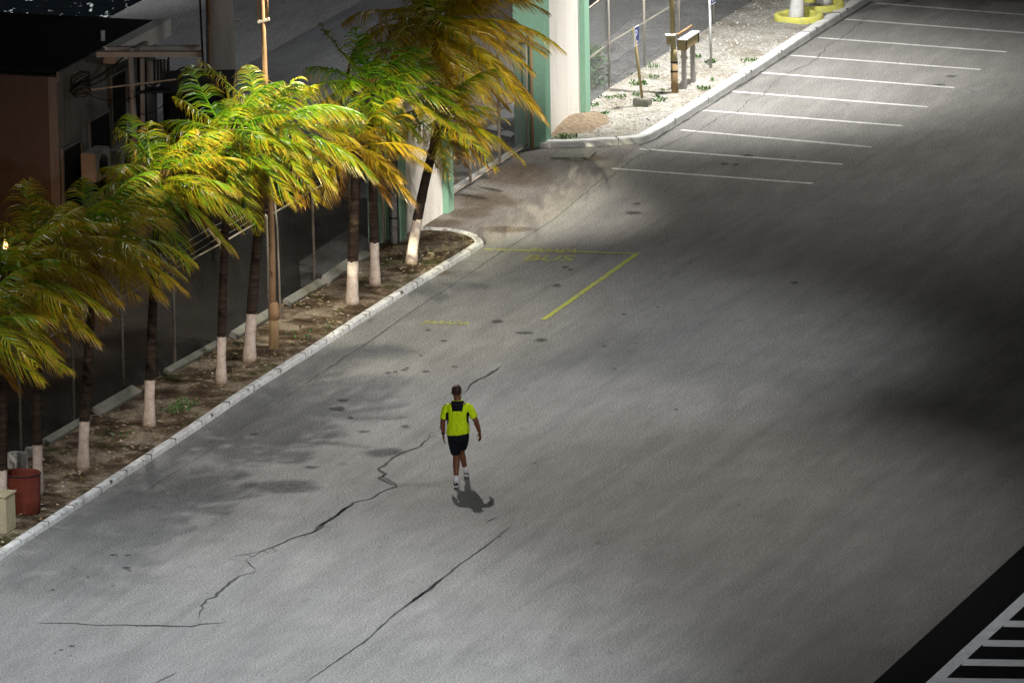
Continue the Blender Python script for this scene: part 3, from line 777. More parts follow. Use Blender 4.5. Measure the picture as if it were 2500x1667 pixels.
# ================================================================== BUILDING ON THE LEFT
HB = 3.9
def at_h(u, v, h): return G(u, v, h)
cornT = at_h(138, 190, HB); corn = Vector((cornT.x, cornT.y, 0))
endT = at_h(396, 64, HB); LB = (endT-cornT).dot(ADIR)
root = thing('low_building', corn, 'dark flat-roofed grey house at the upper left behind the palms', 'house')
Wd = 14.0; e = corn + ADIR*LB
mb = MB()
th = .2
mb.box(corn + ADIR*(LB/2) - BDIR*th/2, ADIR, BDIR, LB/2, th/2, 0, HB); mb.build('side_wall', M['wall'], root)
mb = MB(); mb.box(corn - BDIR*(Wd/2+th/2) + ADIR*th/2, BDIR, ADIR, Wd/2-th/2, th/2, 0, HB); mb.build('front_wall', M['wall_pink'], root)
mb = MB(); mb.box(corn - BDIR*(Wd/2) + ADIR*(LB/2+.2), BDIR, ADIR, Wd/2+.02, LB/2-.1, HB+.003, HB+.10)
rf_ = mb.build('roof', M['roof'], root)
mb = MB(); mb.box(corn - BDIR*(Wd/2) + ADIR*(LB-.1), BDIR, ADIR, Wd/2-.3, .1, 0, HB-.004); mb.build('back_wall', M['wall'], root)
# roof edge trim: deeper along the farther half
mb = MB(); mb.box(corn + ADIR*(LB*.74)+BDIR*.17, ADIR, BDIR, LB*.28, .16, HB-.22, HB+.14); mb.build('roof_fascia', M['white'], root)
mb = MB(); mb.box(corn + ADIR*(LB*.23)+BDIR*.03, ADIR, BDIR, LB*.23, .028, HB-.10, HB+.12); mb.build('roof_edge', M['wall'], root)
mb = MB(); v = corn+ADIR*LB*.60-BDIR*.3; mb.smooth = True; mb.tube([v+Z*HB, v+Z*(HB+.32)], .05, 8); mb.build('roof_vent', M['white'], root)
for (t, w_, z0, z1) in ((.12, .5, .2, 2.3), (.40, .55, 1.0, 2.6), (.60, .4, 2.0, 3.3), (.80, .5, 1.2, 2.8)):
    c = corn + ADIR*LB*t + BDIR*.012; mb = MB(); mb.box(c, ADIR, BDIR, w_, .01, z0, z1); wdw = mb.build('window', M['void'], root)
    mb = MB()
    for s in (-1, 1): mb.box(c+ADIR*(w_+.03)*s, ADIR, BDIR, .03, .035, z0-.03, z1+.06)
    mb.box(c, ADIR, BDIR, w_, .035, z1, z1+.06); mb.box(c, ADIR, BDIR, w_, .05, z0-.06, z0); mb.build('frame', M['wall'], wdw)
# air conditioners on the wall
for i, (t, z, lb) in enumerate(((.22, 1.5, 'grey air conditioner box on the house wall, nearest the house corner'), (.47, 1.25, 'grey air conditioner box on the house wall beside the white post'))):
    c = corn + ADIR*LB*t + BDIR*.32; root2 = thing('air_conditioner', c+Z*z, lb, 'air conditioner', 'air conditioners on the house wall')
    mb = MB(); mb.box(c, ADIR, BDIR, .42, .17, z, z+.62); mb.build('casing', M['conc'], root2, bevel=.02)
    mb = MB(); mb.smooth = True; q = c+BDIR*.175+Z*(z+.31); mb.tube([q-BDIR*.02, q+BDIR*.015], .22, 20); mb.build('fan_grille', M['dark'], root2)
    for s in (-.3, .3):
        mb = MB(); mb.bar(c+ADIR*s-BDIR*.32+Z*(z-.03), c+ADIR*s+BDIR*.15+Z*(z-.03), .03, .03); mb.build('bracket', M['dark'], root2)
# wall lamp giving the orange glow at the left edge
wl = atY(14, 600, corn.y-4.2); root2 = thing('wall_lamp', Vector((wl.x, wl.y, 0)), 'small glowing orange lamp seen through dark fronds at the left edge', 'lamp')
mb = MB(); mb.smooth = True; mb.tube([Vector((wl.x, wl.y, -.05)), wl-Z*.12], .03, 6); mb.build('lamp_post', M['dark'], root2)
em = mat('glowing_bulb', (1, .7, .35)); bb = em.node_tree.nodes['Principled BSDF']; bb.inputs['Emission Color'].default_value = (1, .52, .18, 1); bb.inputs['Emission Strength'].default_value = 14
mb = MB(); mb.smooth = True; mb.tube([wl-Z*.12, wl-Z*.07, wl, wl+Z*.07, wl+Z*.12], [.02, .04, .055, .04, .02], 12); mb.build('bulb', em, root2)
pl = bpy.data.lights.new('wall_lamp_light', 'POINT'); pl.energy = 80; pl.color = (1, .42, .14); pl.shadow_soft_size = .15
po = bpy.data.objects.new('wall_lamp_light', pl); po.location = wl + ADIR*.5 + Z*.1; sc.collection.objects.link(po)

# power frame: two posts, crossbeam, transformers, cables
uc = G(345, 640); Yp = uc.y
root = thing('utility_frame', uc, 'grey T-shaped utility frame with crossbeam before the house', 'utility frame')
tp = atY(318, 128, Yp); mb = MB(); mb.smooth = True; mb.tube([uc-Z*.1, tp], [.075, .06], 10); mb.build('post', M['conc'], root)
ux2 = atY(352, 640, Yp+.6); t2 = atY(347, 140, Yp+.6); mb = MB(); mb.smooth = True; mb.tube([Vector((ux2.x, ux2.y, -.1)), t2], [.06, .05], 10); mb.build('post', M['conc'], root)
a_, b_ = atY(236, 132, Yp), atY(492, 132, Yp); mb = MB(); mb.bar(a_, b_, .16, .11); mb.build('crossbeam', M['conc'], root)
a2, b2 = atY(262, 119, Yp+1.0), atY(488, 116, Yp+1.0); mb = MB(); mb.bar(a2, b2, .12, .08); mb.build('crossbeam', M['conc'], root)
mb = MB(); mb.bar(atY(322, 124, Yp), atY(356, 106, Yp+2.2), .10, .09); mb.build('strut', M['conc'], root)
mb = MB(); mb.bar(atY(200, 222, Yp-.1), atY(430, 194, Yp-.1), .03, .03); mb.build('stay_rod', M['steel'], root)
tc = atY(380, 205, Yp+.7); root3 = thing('transformer', tc, 'dark transformer with ribbed can and platform hung on the utility frame', 'transformer')
mb = MB(); mb.smooth = True; mb.tube([tc, tc+Z*.05, tc+Z*.45, tc+Z*.50], [.12, .16, .16, .12], 16); mb.build('tank', M['conc'], root3)
mb = MB()
for k in range(-2, 3): mb.bar(tc+Vector((.07*k+.13, -.17, .05)), tc+Vector((.07*k+.13, -.17, .55)), .02, .05)
mb.build('cooling_fins', M['dark'], root3)
mb = MB(); mb.box(tc+Vector((-.12, 0, 0)), Vector((1,0,0)), Vector((0,1,0)), .42, .22, -.16, -.11)
for sx in (-.5, .28): mb.bar(tc+Vector((sx, .1, -.13)), tc+Vector((sx, .1, .62)), .035, .035)
mb.build('platform', M['dark'], root3)
mb = MB(); mb.smooth = True; mb.tube([tc+Vector((-.28, 0, -.1)), tc+Vector((-.28, 0, .1)), tc+Vector((-.28, 0, .55))], [.05, .10, .10], 12); mb.build('fuse_cutout', M['dark'], root3)
def cable(p, q, sag, r, label, seed):
    n = 16; pts = []
    for k in range(n+1):
        t = k/n; pts.append(p.lerp(q, t) - Z*sag*4*t*(1-t) + Vector((0, 0, .03*nz((k*.6, seed, 0)))))
    mb = MB(); mb.smooth = True; mb.tube(pts, r, 5); tag(mb.build('power_cable', M['cable'], org=p), label, 'cable', 'power cables')
cl_ = atY(195, 205, Yp-.2)
cable(cl_, atY(310, 130, Yp), .10, .022, 'thick black cable rising from the tangled wall bracket to the frame top', 1)
cable(cl_, atY(296, 142, Yp), .22, .015, 'thin black cable sagging below the thick one to the frame', 2)
cable(cl_-Z*.1, atY(365, 215, Yp), .28, .012, 'thin black cable drooping from the wall bracket toward the transformer', 3)
cable(atY(372, 212, Yp), atY(448, 165, Yp+.2), -.02, .018, 'short black cable rising from the transformer to the cable knot', 4)
cable(atY(448, 165, Yp+.2), atY(484, 208, Yp+.2), -.04, .018, 'short black cable falling right from the cable knot', 5)
cable(atY(448, 165, Yp+.2), atY(500, 150, Yp+.2), .10, .014, 'thin black cable looping from the knot to the guy mast', 6)
cable(atY(320, 272, Yp+.5), atY(412, 240, Yp+.5), .18, .010, 'thin slack cable hanging low across the grey wall', 7)
mb = MB(); mb.smooth = True
for k in range(10):
    pts = [cl_+Vector((.22*math.cos(t*1.05+k), .1*math.sin(k), .15*math.sin(t*1.05+k*1.3)+.03*k-.15)) for t in range(7)]; mb.tube(pts, .014, 5)
tag(mb.build('cable_coil', M['cable'], org=cl_), 'tangled coil of black cable hung before the house wall', 'cable coil')
# black boxy shed between house and mast
sb = G(470, 520); root = thing('dark_shed', sb, 'plain black box-shaped shed before the big concrete mast', 'shed')
hs = 1.0
fl, fr = atY(398, 300, sb.y), atY(560, 300, sb.y); ht = atY(430, 212, sb.y+.8).z
mb = MB(); cc = Vector(((fl.x+fr.x)/2, sb.y+1.2, 0)); mb.box(cc, Vector((1,0,0)), Vector((0,1,0)), (fr.x-fl.x)/2, 1.0, 0, ht); mb.build('walls', M['void'], root)
mb = MB(); mb.box(cc, Vector((1,0,0)), Vector((0,1,0)), (fr.x-fl.x)/2+.08, 1.08, ht, ht+.05); mb.build('roof', M['roof'], root)
mb = MB(); mb.box(cc-Vector((0, 1.012, 0)), Vector((1,0,0)), Vector((0,1,0)), .4, .012, .05, ht*.7); mb.build('door', M['dark'], root)

# ================================================================== MASTS AND POLES
def lamp_head(root, p, aim, n=1, arm=None):
    mb = MB(); d = (Vector(aim)-p).normalized()
    q = p - d*.22; sd = d.cross(Z).normalized()
    mb.bar(q-d*.16, q-d*.02, .46, .34); mb.build('floodlight', M['dark'], root, bevel=.02)
    g = mat('lit_lamp_glass', (1, 1, .9)); b2_ = g.node_tree.nodes['Principled BSDF']; b2_.inputs['Emission Color'].default_value = (1, .95, .85, 1); b2_.inputs['Emission Strength'].default_value = 20
    mb = MB(); mb.bar(q-d*.02, q+d*.0, .40, .28); mb.build('lamp_glass', g, root)
root = thing('light_mast', MAST, 'thick grey concrete lighting mast rising out of the picture', 'light mast')
mb = MB(); mb.smooth = True; mt_ = L_MAST - Z*.2
mb.tube([MAST-Z*.2, MAST+Z*4, MAST+Z*10, mt_-Z*.2], [.34, .30, .25, .17], 20); mb.build('shaft', M['conc'], root)
mb = MB(); mb.bar(mt_-BDIR*.8-Z*.35, mt_+BDIR*.8-Z*.35, .1, .1); mb.build('lamp_bracket', M['steel'], root)
lamp_head(root, L_MAST, G(1000, 1230))
pb = MAST + Vector((.33, 0, 0)); mb = MB(); mb.smooth = True
mb.tube([pb+Z*hgt(MAST, 50), pb+Vector((.10, 0, hgt(MAST, 50)))], .035, 8); mb.build('bolt', M['conc'], root)
rp = G(522, 430); mb = MB(); mb.smooth = True; mb.tube([rp+Z*hgt(rp, 60), atY(509, -150, rp.y)], .05, 8); mb.tube([rp-Z*.1, rp+Z*hgt(rp, 62)], .045, 8)
tag(mb.build('red_pipe', M['tanpaint'], org=rp), 'reddish vertical pipe standing just left of the concrete mast', 'pipe')
tpb = G(520, 640); mb = MB(); mb.smooth = True; mb.tube([tpb-Z*.1, atY(488, 0, tpb.y), atY(484, -90, tpb.y)], .022, 6)
tag(mb.build('cable_mast', M['dark'], org=tpb), 'thin black guy mast in front of the utility crossbeam end', 'mast')
# tan pole among the palms
root = thing('lamp_pole', POLE1, 'tall tan lamp pole with bolted side pipes among the palms', 'lamp pole')
D1 = P(POLE1)
def on1(u, v): return atY(u, v, POLE1.y)
mb = MB(); mb.smooth = True; mb.tube([POLE1-Z*.2, on1(669, 800), on1(668, 768)], [.10, .098, .095], 12); mb.build('footing_tube', M['wood'], root)
mb = MB(); mb.smooth = True; mb.tube([on1(670, 778), on1(669, 760), on1(667, 742), on1(666, 738)], [.115, .115, .10, .08], 12); mb.build('collar', M['tanpaint'], root)
tp1 = on1(636, -180); mb = MB(); mb.smooth = True; mb.tube([on1(667, 775), on1(664, 600), on1(648, 200), on1(640, 0), tp1, L_P1+Vector((0, 0, -.1))], [.070, .066, .052, .048, .046, .042], 12); mb.build('shaft', M['tanpaint'], root)
mb = MB(); mb.smooth = True; mb.tube([on1(685, 770), on1(677, 560), on1(668, 470)], .022, 6); mb.build('conduit', M['steel'], root)
for dx in (-9, 13):
    mb = MB(); mb.smooth = True; mb.tube([on1(640+dx, 56), on1(634+dx, -150)], .028 if dx > 0 else .018, 6); mb.build('side_pipe', M['tanpaint'], root)
mb = MB(); mb.bar(on1(629, 54), on1(658, 47), .10, .05); mb.build('clamp', M['steel'], root)
mb = MB(); mb.tube([L_P1-Z*.1, L_P1+BDIR*1.0+Z*.1], .03, 6); mb.build('lamp_arm', M['steel'], root); lamp_head(root, L_P1+BDIR*1.15, G(720, 830))
# wooden-looking pole with boxes in the sand bed
root = thing('lamp_pole', POLE2, 'brown lamp pole with rusty foot rising from the bright sand bed', 'lamp pole')
def on2(u, v, dy=0): return atY(u, v, POLE2.y+dy)
mb = MB(); mb.smooth = True; mb.tube([POLE2-Z*.1, on2(1646, 150)], [.082, .078], 12); mb.build('rusty_foot', M['wood'], root)
for v in (152, 174):
    mb = MB(); mb.smooth = True; p = on2(1646, v); mb.tube([p-Z*.02, p+Z*.02], .085, 12); mb.build('band', M['dark'], root)
mb = MB(); mb.smooth = True; mb.tube([on2(1646, 152), on2(1645, 130), on2(1644, 118)], [.078, .078, .045], 12); mb.build('collar', M['ochre'], root)
mb = MB(); mb.smooth = True; mb.tube([on2(1644, 120), on2(1640, 0), L_P2-Z*.1], [.058, .055, .045], 12); mb.build('shaft', M['ochre'], root)
mb = MB(); mb.tube([L_P2-Z*.1, L_P2+BDIR*1.1+Z*.1], .03, 6); mb.build('lamp_arm', M['steel'], root); lamp_head(root, L_P2+BDIR*1.25, G(1610, 235))
mb = MB(); c = on2(1637, 97, -.12); mb.box(c, Vector((1,0,0)), Vector((0,1,0)), .095, .07, -.10, .09); bx = mb.build('meter_box', M['ochre'], root, bevel=.01)
mb = MB(); mb.box(c, Vector((1,0,0)), Vector((0,1,0)), .11, .085, .093, .11); mb.build('lid', M['white'], bx)
mb = MB(); mb.smooth = True; mb.tube([c+Vector((-.005, -.069, 0)), c+Vector((-.005, -.078, 0))], .017, 10); mb.build('lock', M['dark'], bx)
# trough-like box on two legs
t0 = G(1658, 232); t1 = G(1680, 214)
root = thing('cable_trough', t1, 'ochre box with white top on two grey legs beside the brown pole', 'utility box')
pa = atY(1664, 110, POLE2.y+.35); pb_ = pa + ADIR*1.0
mb = MB(); cc = (pa+pb_)/2; cc.z = 0; mb.box(cc, ADIR, BDIR, .50, .10, pa.z-.12, pa.z+.10); tr = mb.build('box', M['ochre'], root, bevel=.01)
mb = MB(); mb.box(cc, ADIR, BDIR, .52, .12, pa.z+.103, pa.z+.125); mb.build('lid', M['white'], tr)
for s in (-.45, .45):
    mb = MB(); mb.box(cc+ADIR*s, ADIR, BDIR, .035, .107, pa.z-.13, pa.z+.09); mb.build('strap', M['dark'], tr)
for s in (-.34, .32):
    mb = MB(); mb.box(cc+ADIR*s, ADIR, BDIR, .04, .05, 0, pa.z-.123); mb.build('leg', M['conc'], root)
mb = MB(); mb.smooth = True; mb.tube([pa+Z*.24-ADIR*.1-BDIR*.08, pb_+Z*.24-BDIR*.08], .03, 8); mb.build('pipe', M['tanpaint'], root)

# ---------------------------------------------------------------- parking signs
def sign(base, top, label, pole_mat, w, prad, block):
    b = G(*base, .1); root = thing('parking_sign', b, label, 'parking sign', 'parking signs'); t = atY(*top, b.y)
    mb = MB(); mb.smooth = True; mb.tube([b-Z*.05, t], prad, 8); mb.build('pole', M[pole_mat], root)
    h = .42; o = t + BDIR*(prad+.008) - Z*h + ADIR*.0
    ax = ADIR; c = o + ax*(w/2-.05)
    mb = MB(); mb.box(Vector((c.x, c.y, 0)), ax, BDIR, w/2, .008, o.z, o.z+h); bd = mb.build('sign_board', M['blue'], root)
    mb = MB(); f = .008
    x0 = c + ax*(-w/2-.005)
    for zz in (o.z-.004, o.z+h+.0): mb.box(Vector((c.x, c.y, 0)), ax, BDIR, w/2+.012, .011, zz, zz+.014)
    mb.box(Vector((x0.x, x0.y, 0)), ax, BDIR, .007, .011, o.z+.01, o.z+h); mb.build('rim', M['signwhite'], bd)
    text_mesh('P', Vector((c.x, c.y, o.z+.14)) - ax*w*.36 + BDIR*.0125, ax, Z, w*.46, .22, M['signwhite'], 'letter', bd)
    for k in range(2): 
        mb = MB(); q = Vector((c.x, c.y, 0)) - ax*(.06-.0*k) + BDIR*.0105; mb.box(q+ax*.06, ax, BDIR, w*.28, .002, o.z+.055+.03*k, o.z+.065+.03*k); mb.build('small_print', M['signwhite'], bd)
    if block:
        mb = MB(); bx_ = Vector((b.x, b.y, 0)) + Vector((-.02, 0, 0)); mb.box(bx_, (BDIR*1.0-ADIR*.15).normalized(), ADIR, .19, .17, .04, .27); mb.build('concrete_block', M['slab'], root, bevel=.015)
    return root
sign((1571, 258), (1546, 68), 'parking sign on a tan pole set in a concrete block', 'ochre', .30, .034, True)
sign((1736, 168), (1732, -32), 'parking sign on a thin white pole planted in the sand', 'white', .36, .028, False)
# drain slab
mb = MB(); mb.prism([G(1345, 389), G(1440, 390), G(1456, 375), G(1370, 373)], .0, .05); tag(mb.build('drain_cover', M['slab'], org=G(1400, 382)), 'pale rectangular concrete drain cover on the brown driveway', 'drain cover')

# ================================================================== BED CLUTTER
# concrete planks lying along the foot of the fence
pk = [((560,838),(660,776),.20,.12,'sloping green-grey concrete plank left of the tan pole'),
      ((690,756),(775,706),.20,.10,'concrete plank just right of the tan pole foot'),
      ((785,702),(858,652),.22,.13,'broken-edged concrete plank behind the whitest trunk'),
      ((862,652),(884,640),.18,.12,'short end of concrete plank right of the whitest trunk'),
      ((395,925),(520,855),.15,.09,'thin concrete plank behind the fourth whitewashed trunk'),
      ((225,1024),(322,968),.26,.10,'wide dull concrete plank between two dim trunks'),
      ((100,1096),(205,1035),.16,.09,'long dull concrete plank behind the dim trunk right of the barrel')]
for i, (a, b, w_, h_, lb) in enumerate(pk):
    A_, B_ = G(*a)+BDIR*.10, G(*b)+BDIR*.10; root = MB(); root.bar(A_+Z*(.10+h_/2), B_+Z*(.10+h_/2), w_, h_, up=(Z+BDIR*.45).normalized())
    tag(root.build('concrete_plank', M['slab'], org=A_, bevel=.012), lb, 'concrete plank', 'concrete planks along the fence foot')
# broken white slabs behind the barrel
for i, (u, v, lb) in enumerate([(48, 1142, 'broken white slab leaning behind the red barrel'), (78, 1120, 'small white slab end beside the trunk behind the barrel')]):
    c = G(u, v, .05); mb = MB(); s = .24 if i == 0 else .14
    mb.prism([(c.x-s, c.y-.05), (c.x+s*.7, c.y-.07), (c.x+s*.5, c.y+.03), (c.x-s*.7, c.y+.05)], .03, .16+s*.9); tag(mb.build('broken_slab', M['white'], org=c, bevel=.02), lb, 'slab', 'broken white slabs')
# barrel
bc = G(58, 1250, .07); root = thing('plastic_barrel', bc, 'open red plastic barrel standing in the planting bed', 'barrel')
mb = MB(); mb.smooth = True; n = 40; rows = []; hb = hgt(bc, 1153)
for z, r_ in ((0, .28), (.03, .30), (hb*.3, .315), (hb*.34, .322), (hb*.38, .315), (hb*.66, .32), (hb*.70, .327), (hb*.74, .32), (hb-.03, .325), (hb, .325), (hb, .30), (hb-.05, .297), (.2, .28)):
    rows.append([bc + Vector((math.cos(2*math.pi*k/n)*r_*1.02, math.sin(2*math.pi*k/n)*r_, z)) for k in range(n)])
vs = [p for r_ in rows for p in r_]; fs = [(i*n+k, i*n+(k+1) % n, (i+1)*n+(k+1) % n, (i+1)*n+k) for i in range(len(rows)-1) for k in range(n)]
fs.append(tuple(range(n-1, -1, -1))); fs.append(tuple((len(rows)-1)*n+k for k in range(n))); mb.add(vs, fs); mb.build('drum', M['red'], root)
mb = MB(); mb.smooth = True; mb.tube([bc+Vector((math.cos(t/20*math.pi)*.335, math.sin(t/20*math.pi)*.33, hb-.015)) for t in range(41)], .014, 6); mb.build('rim', M['dark'], root)
# beige box
bb0 = G(-12, 1300, .07); root = thing('electrical_cabinet', bb0, 'beige painted metal box cut by the left edge of the picture', 'cabinet')
hb = hgt(bb0, 1212); mb = MB(); mb.box(bb0-ADIR*.0+ADIR*.2, BDIR, ADIR, .24, .24, .0, hb); mb.build('casing', M['beige'], root, bevel=.015)
mb = MB(); mb.box(bb0+ADIR*.2, BDIR, ADIR, .26, .26, hb+.003, hb+.03); mb.build('lid', M['beige'], root)
mb = MB(); mb.box(bb0-ADIR*.045, BDIR, ADIR, .2, .006, .06, hb-.06); mb.build('door', M['beige'], root)
# white trough and bent bucket behind the gate
for k, (u, v, lb) in enumerate([(1208, 336, 'white-topped dark plastic tub lying behind the gate, left of the other'), (1238, 350, 'white-topped dark plastic tub lying behind the gate, nearer the far pillar')]):
    c = G(u, v); mb = MB(); mb.smooth = True; ax = (BDIR*.9-ADIR*.5).normalized(); vs = []; n = 14
    for i in range(9):
        t = i/8-.5; rr = .17*math.sqrt(max(.05, 1-(2*t)**2*.8))
        for j in range(n):
            a = 2*math.pi*j/n; vs.append(c + ax*t*.42 + ax.cross(Z)*math.cos(a)*rr + Z*(.15+math.sin(a)*rr*.8))
    mb.add(vs, [(i*n+j, i*n+(j+1) % n, (i+1)*n+(j+1) % n, (i+1)*n+j) for i in range(8) for j in range(n)] + [tuple(range(n-1, -1, -1)), tuple(8*n+j for j in range(n))], 1)
    for q in range(len(mb.f)):
        zc = sum(mb.v[i].z for i in mb.f[q])/len(mb.f[q]); mb.m[q] = 0 if zc > .18 else 1
    tag(mb.build('plastic_tub', [M['white'], M['dark']], org=c), lb, 'tub', 'plastic tubs behind the gate')
c = G(1262, 345); mb = MB(); mb.smooth = True; mb.tube([c+Z*.0, c+Vector((.02, 0, .22)), c+Vector((.12, 0, .38)), c+Vector((.2, .02, .40))], [.05, .045, .03, .03], 8)
tag(mb.build('bent_pipe', M['cable'], org=c), 'short bent black pipe standing behind the gate', 'pipe')
# leaf litter, weeds, stones
def inside(poly, p):
    c = False; j = len(poly)-1
    for i in range(len(poly)):
        a, b = poly[i], poly[j]
        if (a.y > p.y) != (b.y > p.y) and p.x < (b.x-a.x)*(p.y-a.y)/(b.y-a.y)+a.x: c = not c
        j = i
    return c
def scatter(poly, n, rnd):
    xs = [p.x for p in poly]; ys = [p.y for p in poly]; out = []
    while len(out) < n:
        p = Vector((rnd.uniform(min(xs), max(xs)), rnd.uniform(min(ys), max(ys)), 0))
        if inside(poly, p): out.append(p)
    return out
rnd = random.Random(5)
bedpoly = K1i + [FL[-1]] + FL[::-1]; sandpoly = K2i + [rf[-1]] + rf[::-1] + [G(1418, 282), G(1330, 350)]
mb = MB()
for p in scatter(bedpoly, 2600, rnd):
    if nz((p.x, p.y, 2), .5) < -.15: continue
    a = rnd.uniform(0, 6.28); l = rnd.uniform(.03, .13); d = Vector((math.cos(a), math.sin(a), rnd.uniform(-.1, .3))); s = Vector((-d.y, d.x, 0))*l*rnd.uniform(.15, .3)
    q = p + Z*rnd.uniform(.11, .14); cc = rnd.choice([(.30, .22, .12), (.42, .34, .22), (.16, .09, .04), (.12, .14, .03), (.5, .45, .36)])
    mb.add([q-s, q+d*l*.5-s*.2+Z*.01, q+d*l, q+s], [(0, 1, 2, 3)], 0, cc)
litm = mat('dry_leaf', rough=.8); at = nd(litm, 'ShaderNodeVertexColor'); at.layer_name = 'tint'; setc(litm, at.outputs[0])
struct(mb.build('leaf_litter', litm), 'stuff', 'dry leaves and bark bits scattered over the planting bed')
mb = MB()
for p in scatter(sandpoly, 2600, rnd):
    r_ = rnd.uniform(.008, .032); q = p + Z*(.115+r_*.3); cc = rnd.choice([(.6, .57, .5), (.5, .46, .38), (.7, .7, .68), (.3, .27, .22)])
    vs = [q+Vector((math.cos(a)*r_*rnd.uniform(.7, 1.2), math.sin(a)*r_*rnd.uniform(.7, 1.2), -r_*.3)) for a in (0, 1.26, 2.5, 3.77, 5.03)] + [q+Vector((0, 0, r_*.8))]
    mb.add(vs, [(i, (i+1) % 5, 5) for i in range(5)], 0, cc)
struct(mb.build('pebbles', litm), 'stuff', 'pale stones scattered over the sand bed')
def weeds(name, spots, material, label, kind='stuff', hmul=1.0, leafw=.018):
    mb = MB(); rnd = random.Random(9)
    for (u, v, ru, n) in spots:
        n = int(n*.6)
        c = G(u, v, .12); rr = (G(u+ru, v, .12)-c).length
        for _ in range(n):
            a = rnd.uniform(0, 6.28); q = c + Vector((math.cos(a), math.sin(a)*1.1, 0))*rr*math.sqrt(rnd.random())
            h = rnd.uniform(.03, .11)*hmul; d = Vector((rnd.uniform(-.9, .9), rnd.uniform(-.9, .9), rnd.uniform(.3, 1))).normalized()
            s = d.cross(Z).normalized()*leafw*rnd.uniform(.7, 1.5)
            g = rnd.uniform(.6, 1.5); cc = (.045*g, .12*g, .02*g)
            mb.add([q, q+d*h*.5-s, q+d*h, q+d*h*.5+s], [(0, 1, 2, 3)], 0, cc)
    return struct(mb.build(name, material), kind, label)
weeds('ground_weeds', [(1382,337,30,260),(1478,279,12,50),(1560,205,24,150),(1590,190,20,60),(1555,232,14,70),(1515,237,16,60),(1612,246,20,90),(1605,238,10,40),(1719,217,18,110),(1702,140,12,50),(1670,144,9,30),(1735,152,18,60),(1830,150,24,60),(1540,182,8,20),(1590,165,20,40),(1450,258,16,60),(1480,240,20,60),(1740,198,6,16),(1620,222,6,14),(1960,55,22,60),(2010,22,22,30)], litm, 'low green weeds growing in tufts through the sand')
weeds('bed_grass', [(450,985,40,160),(430,1000,40,120),(760,810,70,60),(300,1060,40,30)], litm, 'sparse dull grass in the planting bed')
# leafy shrub by the far pillar
sbp = G(1446, 212, 0); root = thing('leafy_shrub', sbp, 'leafy green shrub against the fence right of the far gate pillar', 'shrub')
mb = MB(); rnd = random.Random(3)
for k in range(7):
    a = rnd.uniform(0, 6.28); mb.tube([sbp, sbp+Vector((math.cos(a)*.12, math.sin(a)*.12, .35)), sbp+Vector((math.cos(a)*.25, math.sin(a)*.2, .7))], [.014, .01, .005], 5)
mb.build('stem', M['wood'], root); mb = MB()
for k in range(1100):
    t = rnd.random(); q = sbp + Vector((rnd.gauss(0, .15), rnd.gauss(0, .16), .08+.85*t)); d = Vector((rnd.uniform(-1, 1), rnd.uniform(-1, 1), rnd.uniform(-.6, .6))).normalized(); s = d.cross(Vector((rnd.uniform(-1,1), rnd.uniform(-1,1), 1))).normalized()
    l = rnd.uniform(.07, .14); g = rnd.uniform(.9, 2.4); mb.add([q, q+d*l*.5-s*l*.35, q+d*l, q+d*l*.5+s*l*.35], [(0, 1, 2, 3)], 0, (.04*g, .12*g, .02*g))
mb.build('foliage', litm, root)
# brown sand heap at the far pillar's foot
hc = G(1400, 316, 0); bm = bmesh.new(); n = 26; vs = {}
for i in range(n+1):
    for j in range(n+1):
        x = (i/n-.5)*2; y = (j/n-.5)*2; r_ = math.hypot(x, y); h = max(0, 1-r_)**1.1*.27*(1+.3*nz((x*2, y*2, 4)))
        p = hc + BDIR*x*.85 + ADIR*y*1.9; vs[i, j] = bm.verts.new((p.x, p.y, .06 + h + (.02*nz((p.x, p.y, 0), 5) if h > 0 else 0)))
for i in range(n):
    for j in range(n):
        if math.hypot((i+.5)/n-.5, (j+.5)/n-.5) < .52: bm.faces.new((vs[i, j], vs[i+1, j], vs[i+1, j+1], vs[i, j+1]))
bmesh.ops.recalc_face_normals(bm, faces=bm.faces[:])
me = bpy.data.meshes.new('sand_heap'); bm.to_mesh(me); bm.free(); hm = mat('brown_sand', rough=1); setc(hm, ramp(hm, ntex(hm, 9, 5, .7), [(.35, (.17, .125, .08)), (.65, (.33, .26, .18))])); bump(hm, ntex(hm, 20, 4, .7), .7, .04); me.materials.append(hm)
for p in me.polygons: p.use_smooth = True
o = bpy.data.objects.new('sand_heap', me); sc.collection.objects.link(o); tag(o, 'heap of brown sand at the foot of the far gate pillar', 'sand heap')

# ================================================================== THE WALKING PERSON
def ell_loft(mb, rings, n=20, mi=0):
    """rings: (centre, rx, ry, tilt-normal-x vector, y vector)"""
    vs = []
    for c, rx, ry, ax, ay in rings:
        for j in range(n):
            t = 2*math.pi*j/n; vs.append(Vector(c)+Vector(ax)*math.cos(t)*rx+Vector(ay)*math.sin(t)*ry)
    fs = [(i*n+j, i*n+(j+1) % n, (i+1)*n+(j+1) % n, (i+1)*n+j) for i in range(len(rings)-1) for j in range(n)]
    fs += [tuple(range(n-1, -1, -1)), tuple((len(rings)-1)*n+j for j in range(n))]; mb.add(vs, fs, mi)
X_, Y_ = Vector((1, 0, 0)), Vector((0, 1, 0))
def limb(mb, pts, rad, n=14):
    """rounded tapered tube"""
    pts = [Vector(p) for p in pts]; d0 = (pts[0]-pts[1]).normalized(); d1 = (pts[-1]-pts[-2]).normalized()
    P_ = [pts[0]+d0*rad[0]*.9, pts[0]+d0*rad[0]*.5] + pts + [pts[-1]+d1*rad[-1]*.5, pts[-1]+d1*rad[-1]*.9]
    R_ = [rad[0]*.35, rad[0]*.82] + list(rad) + [rad[-1]*.82, rad[-1]*.35]
    mb.tube(P_, R_, n)
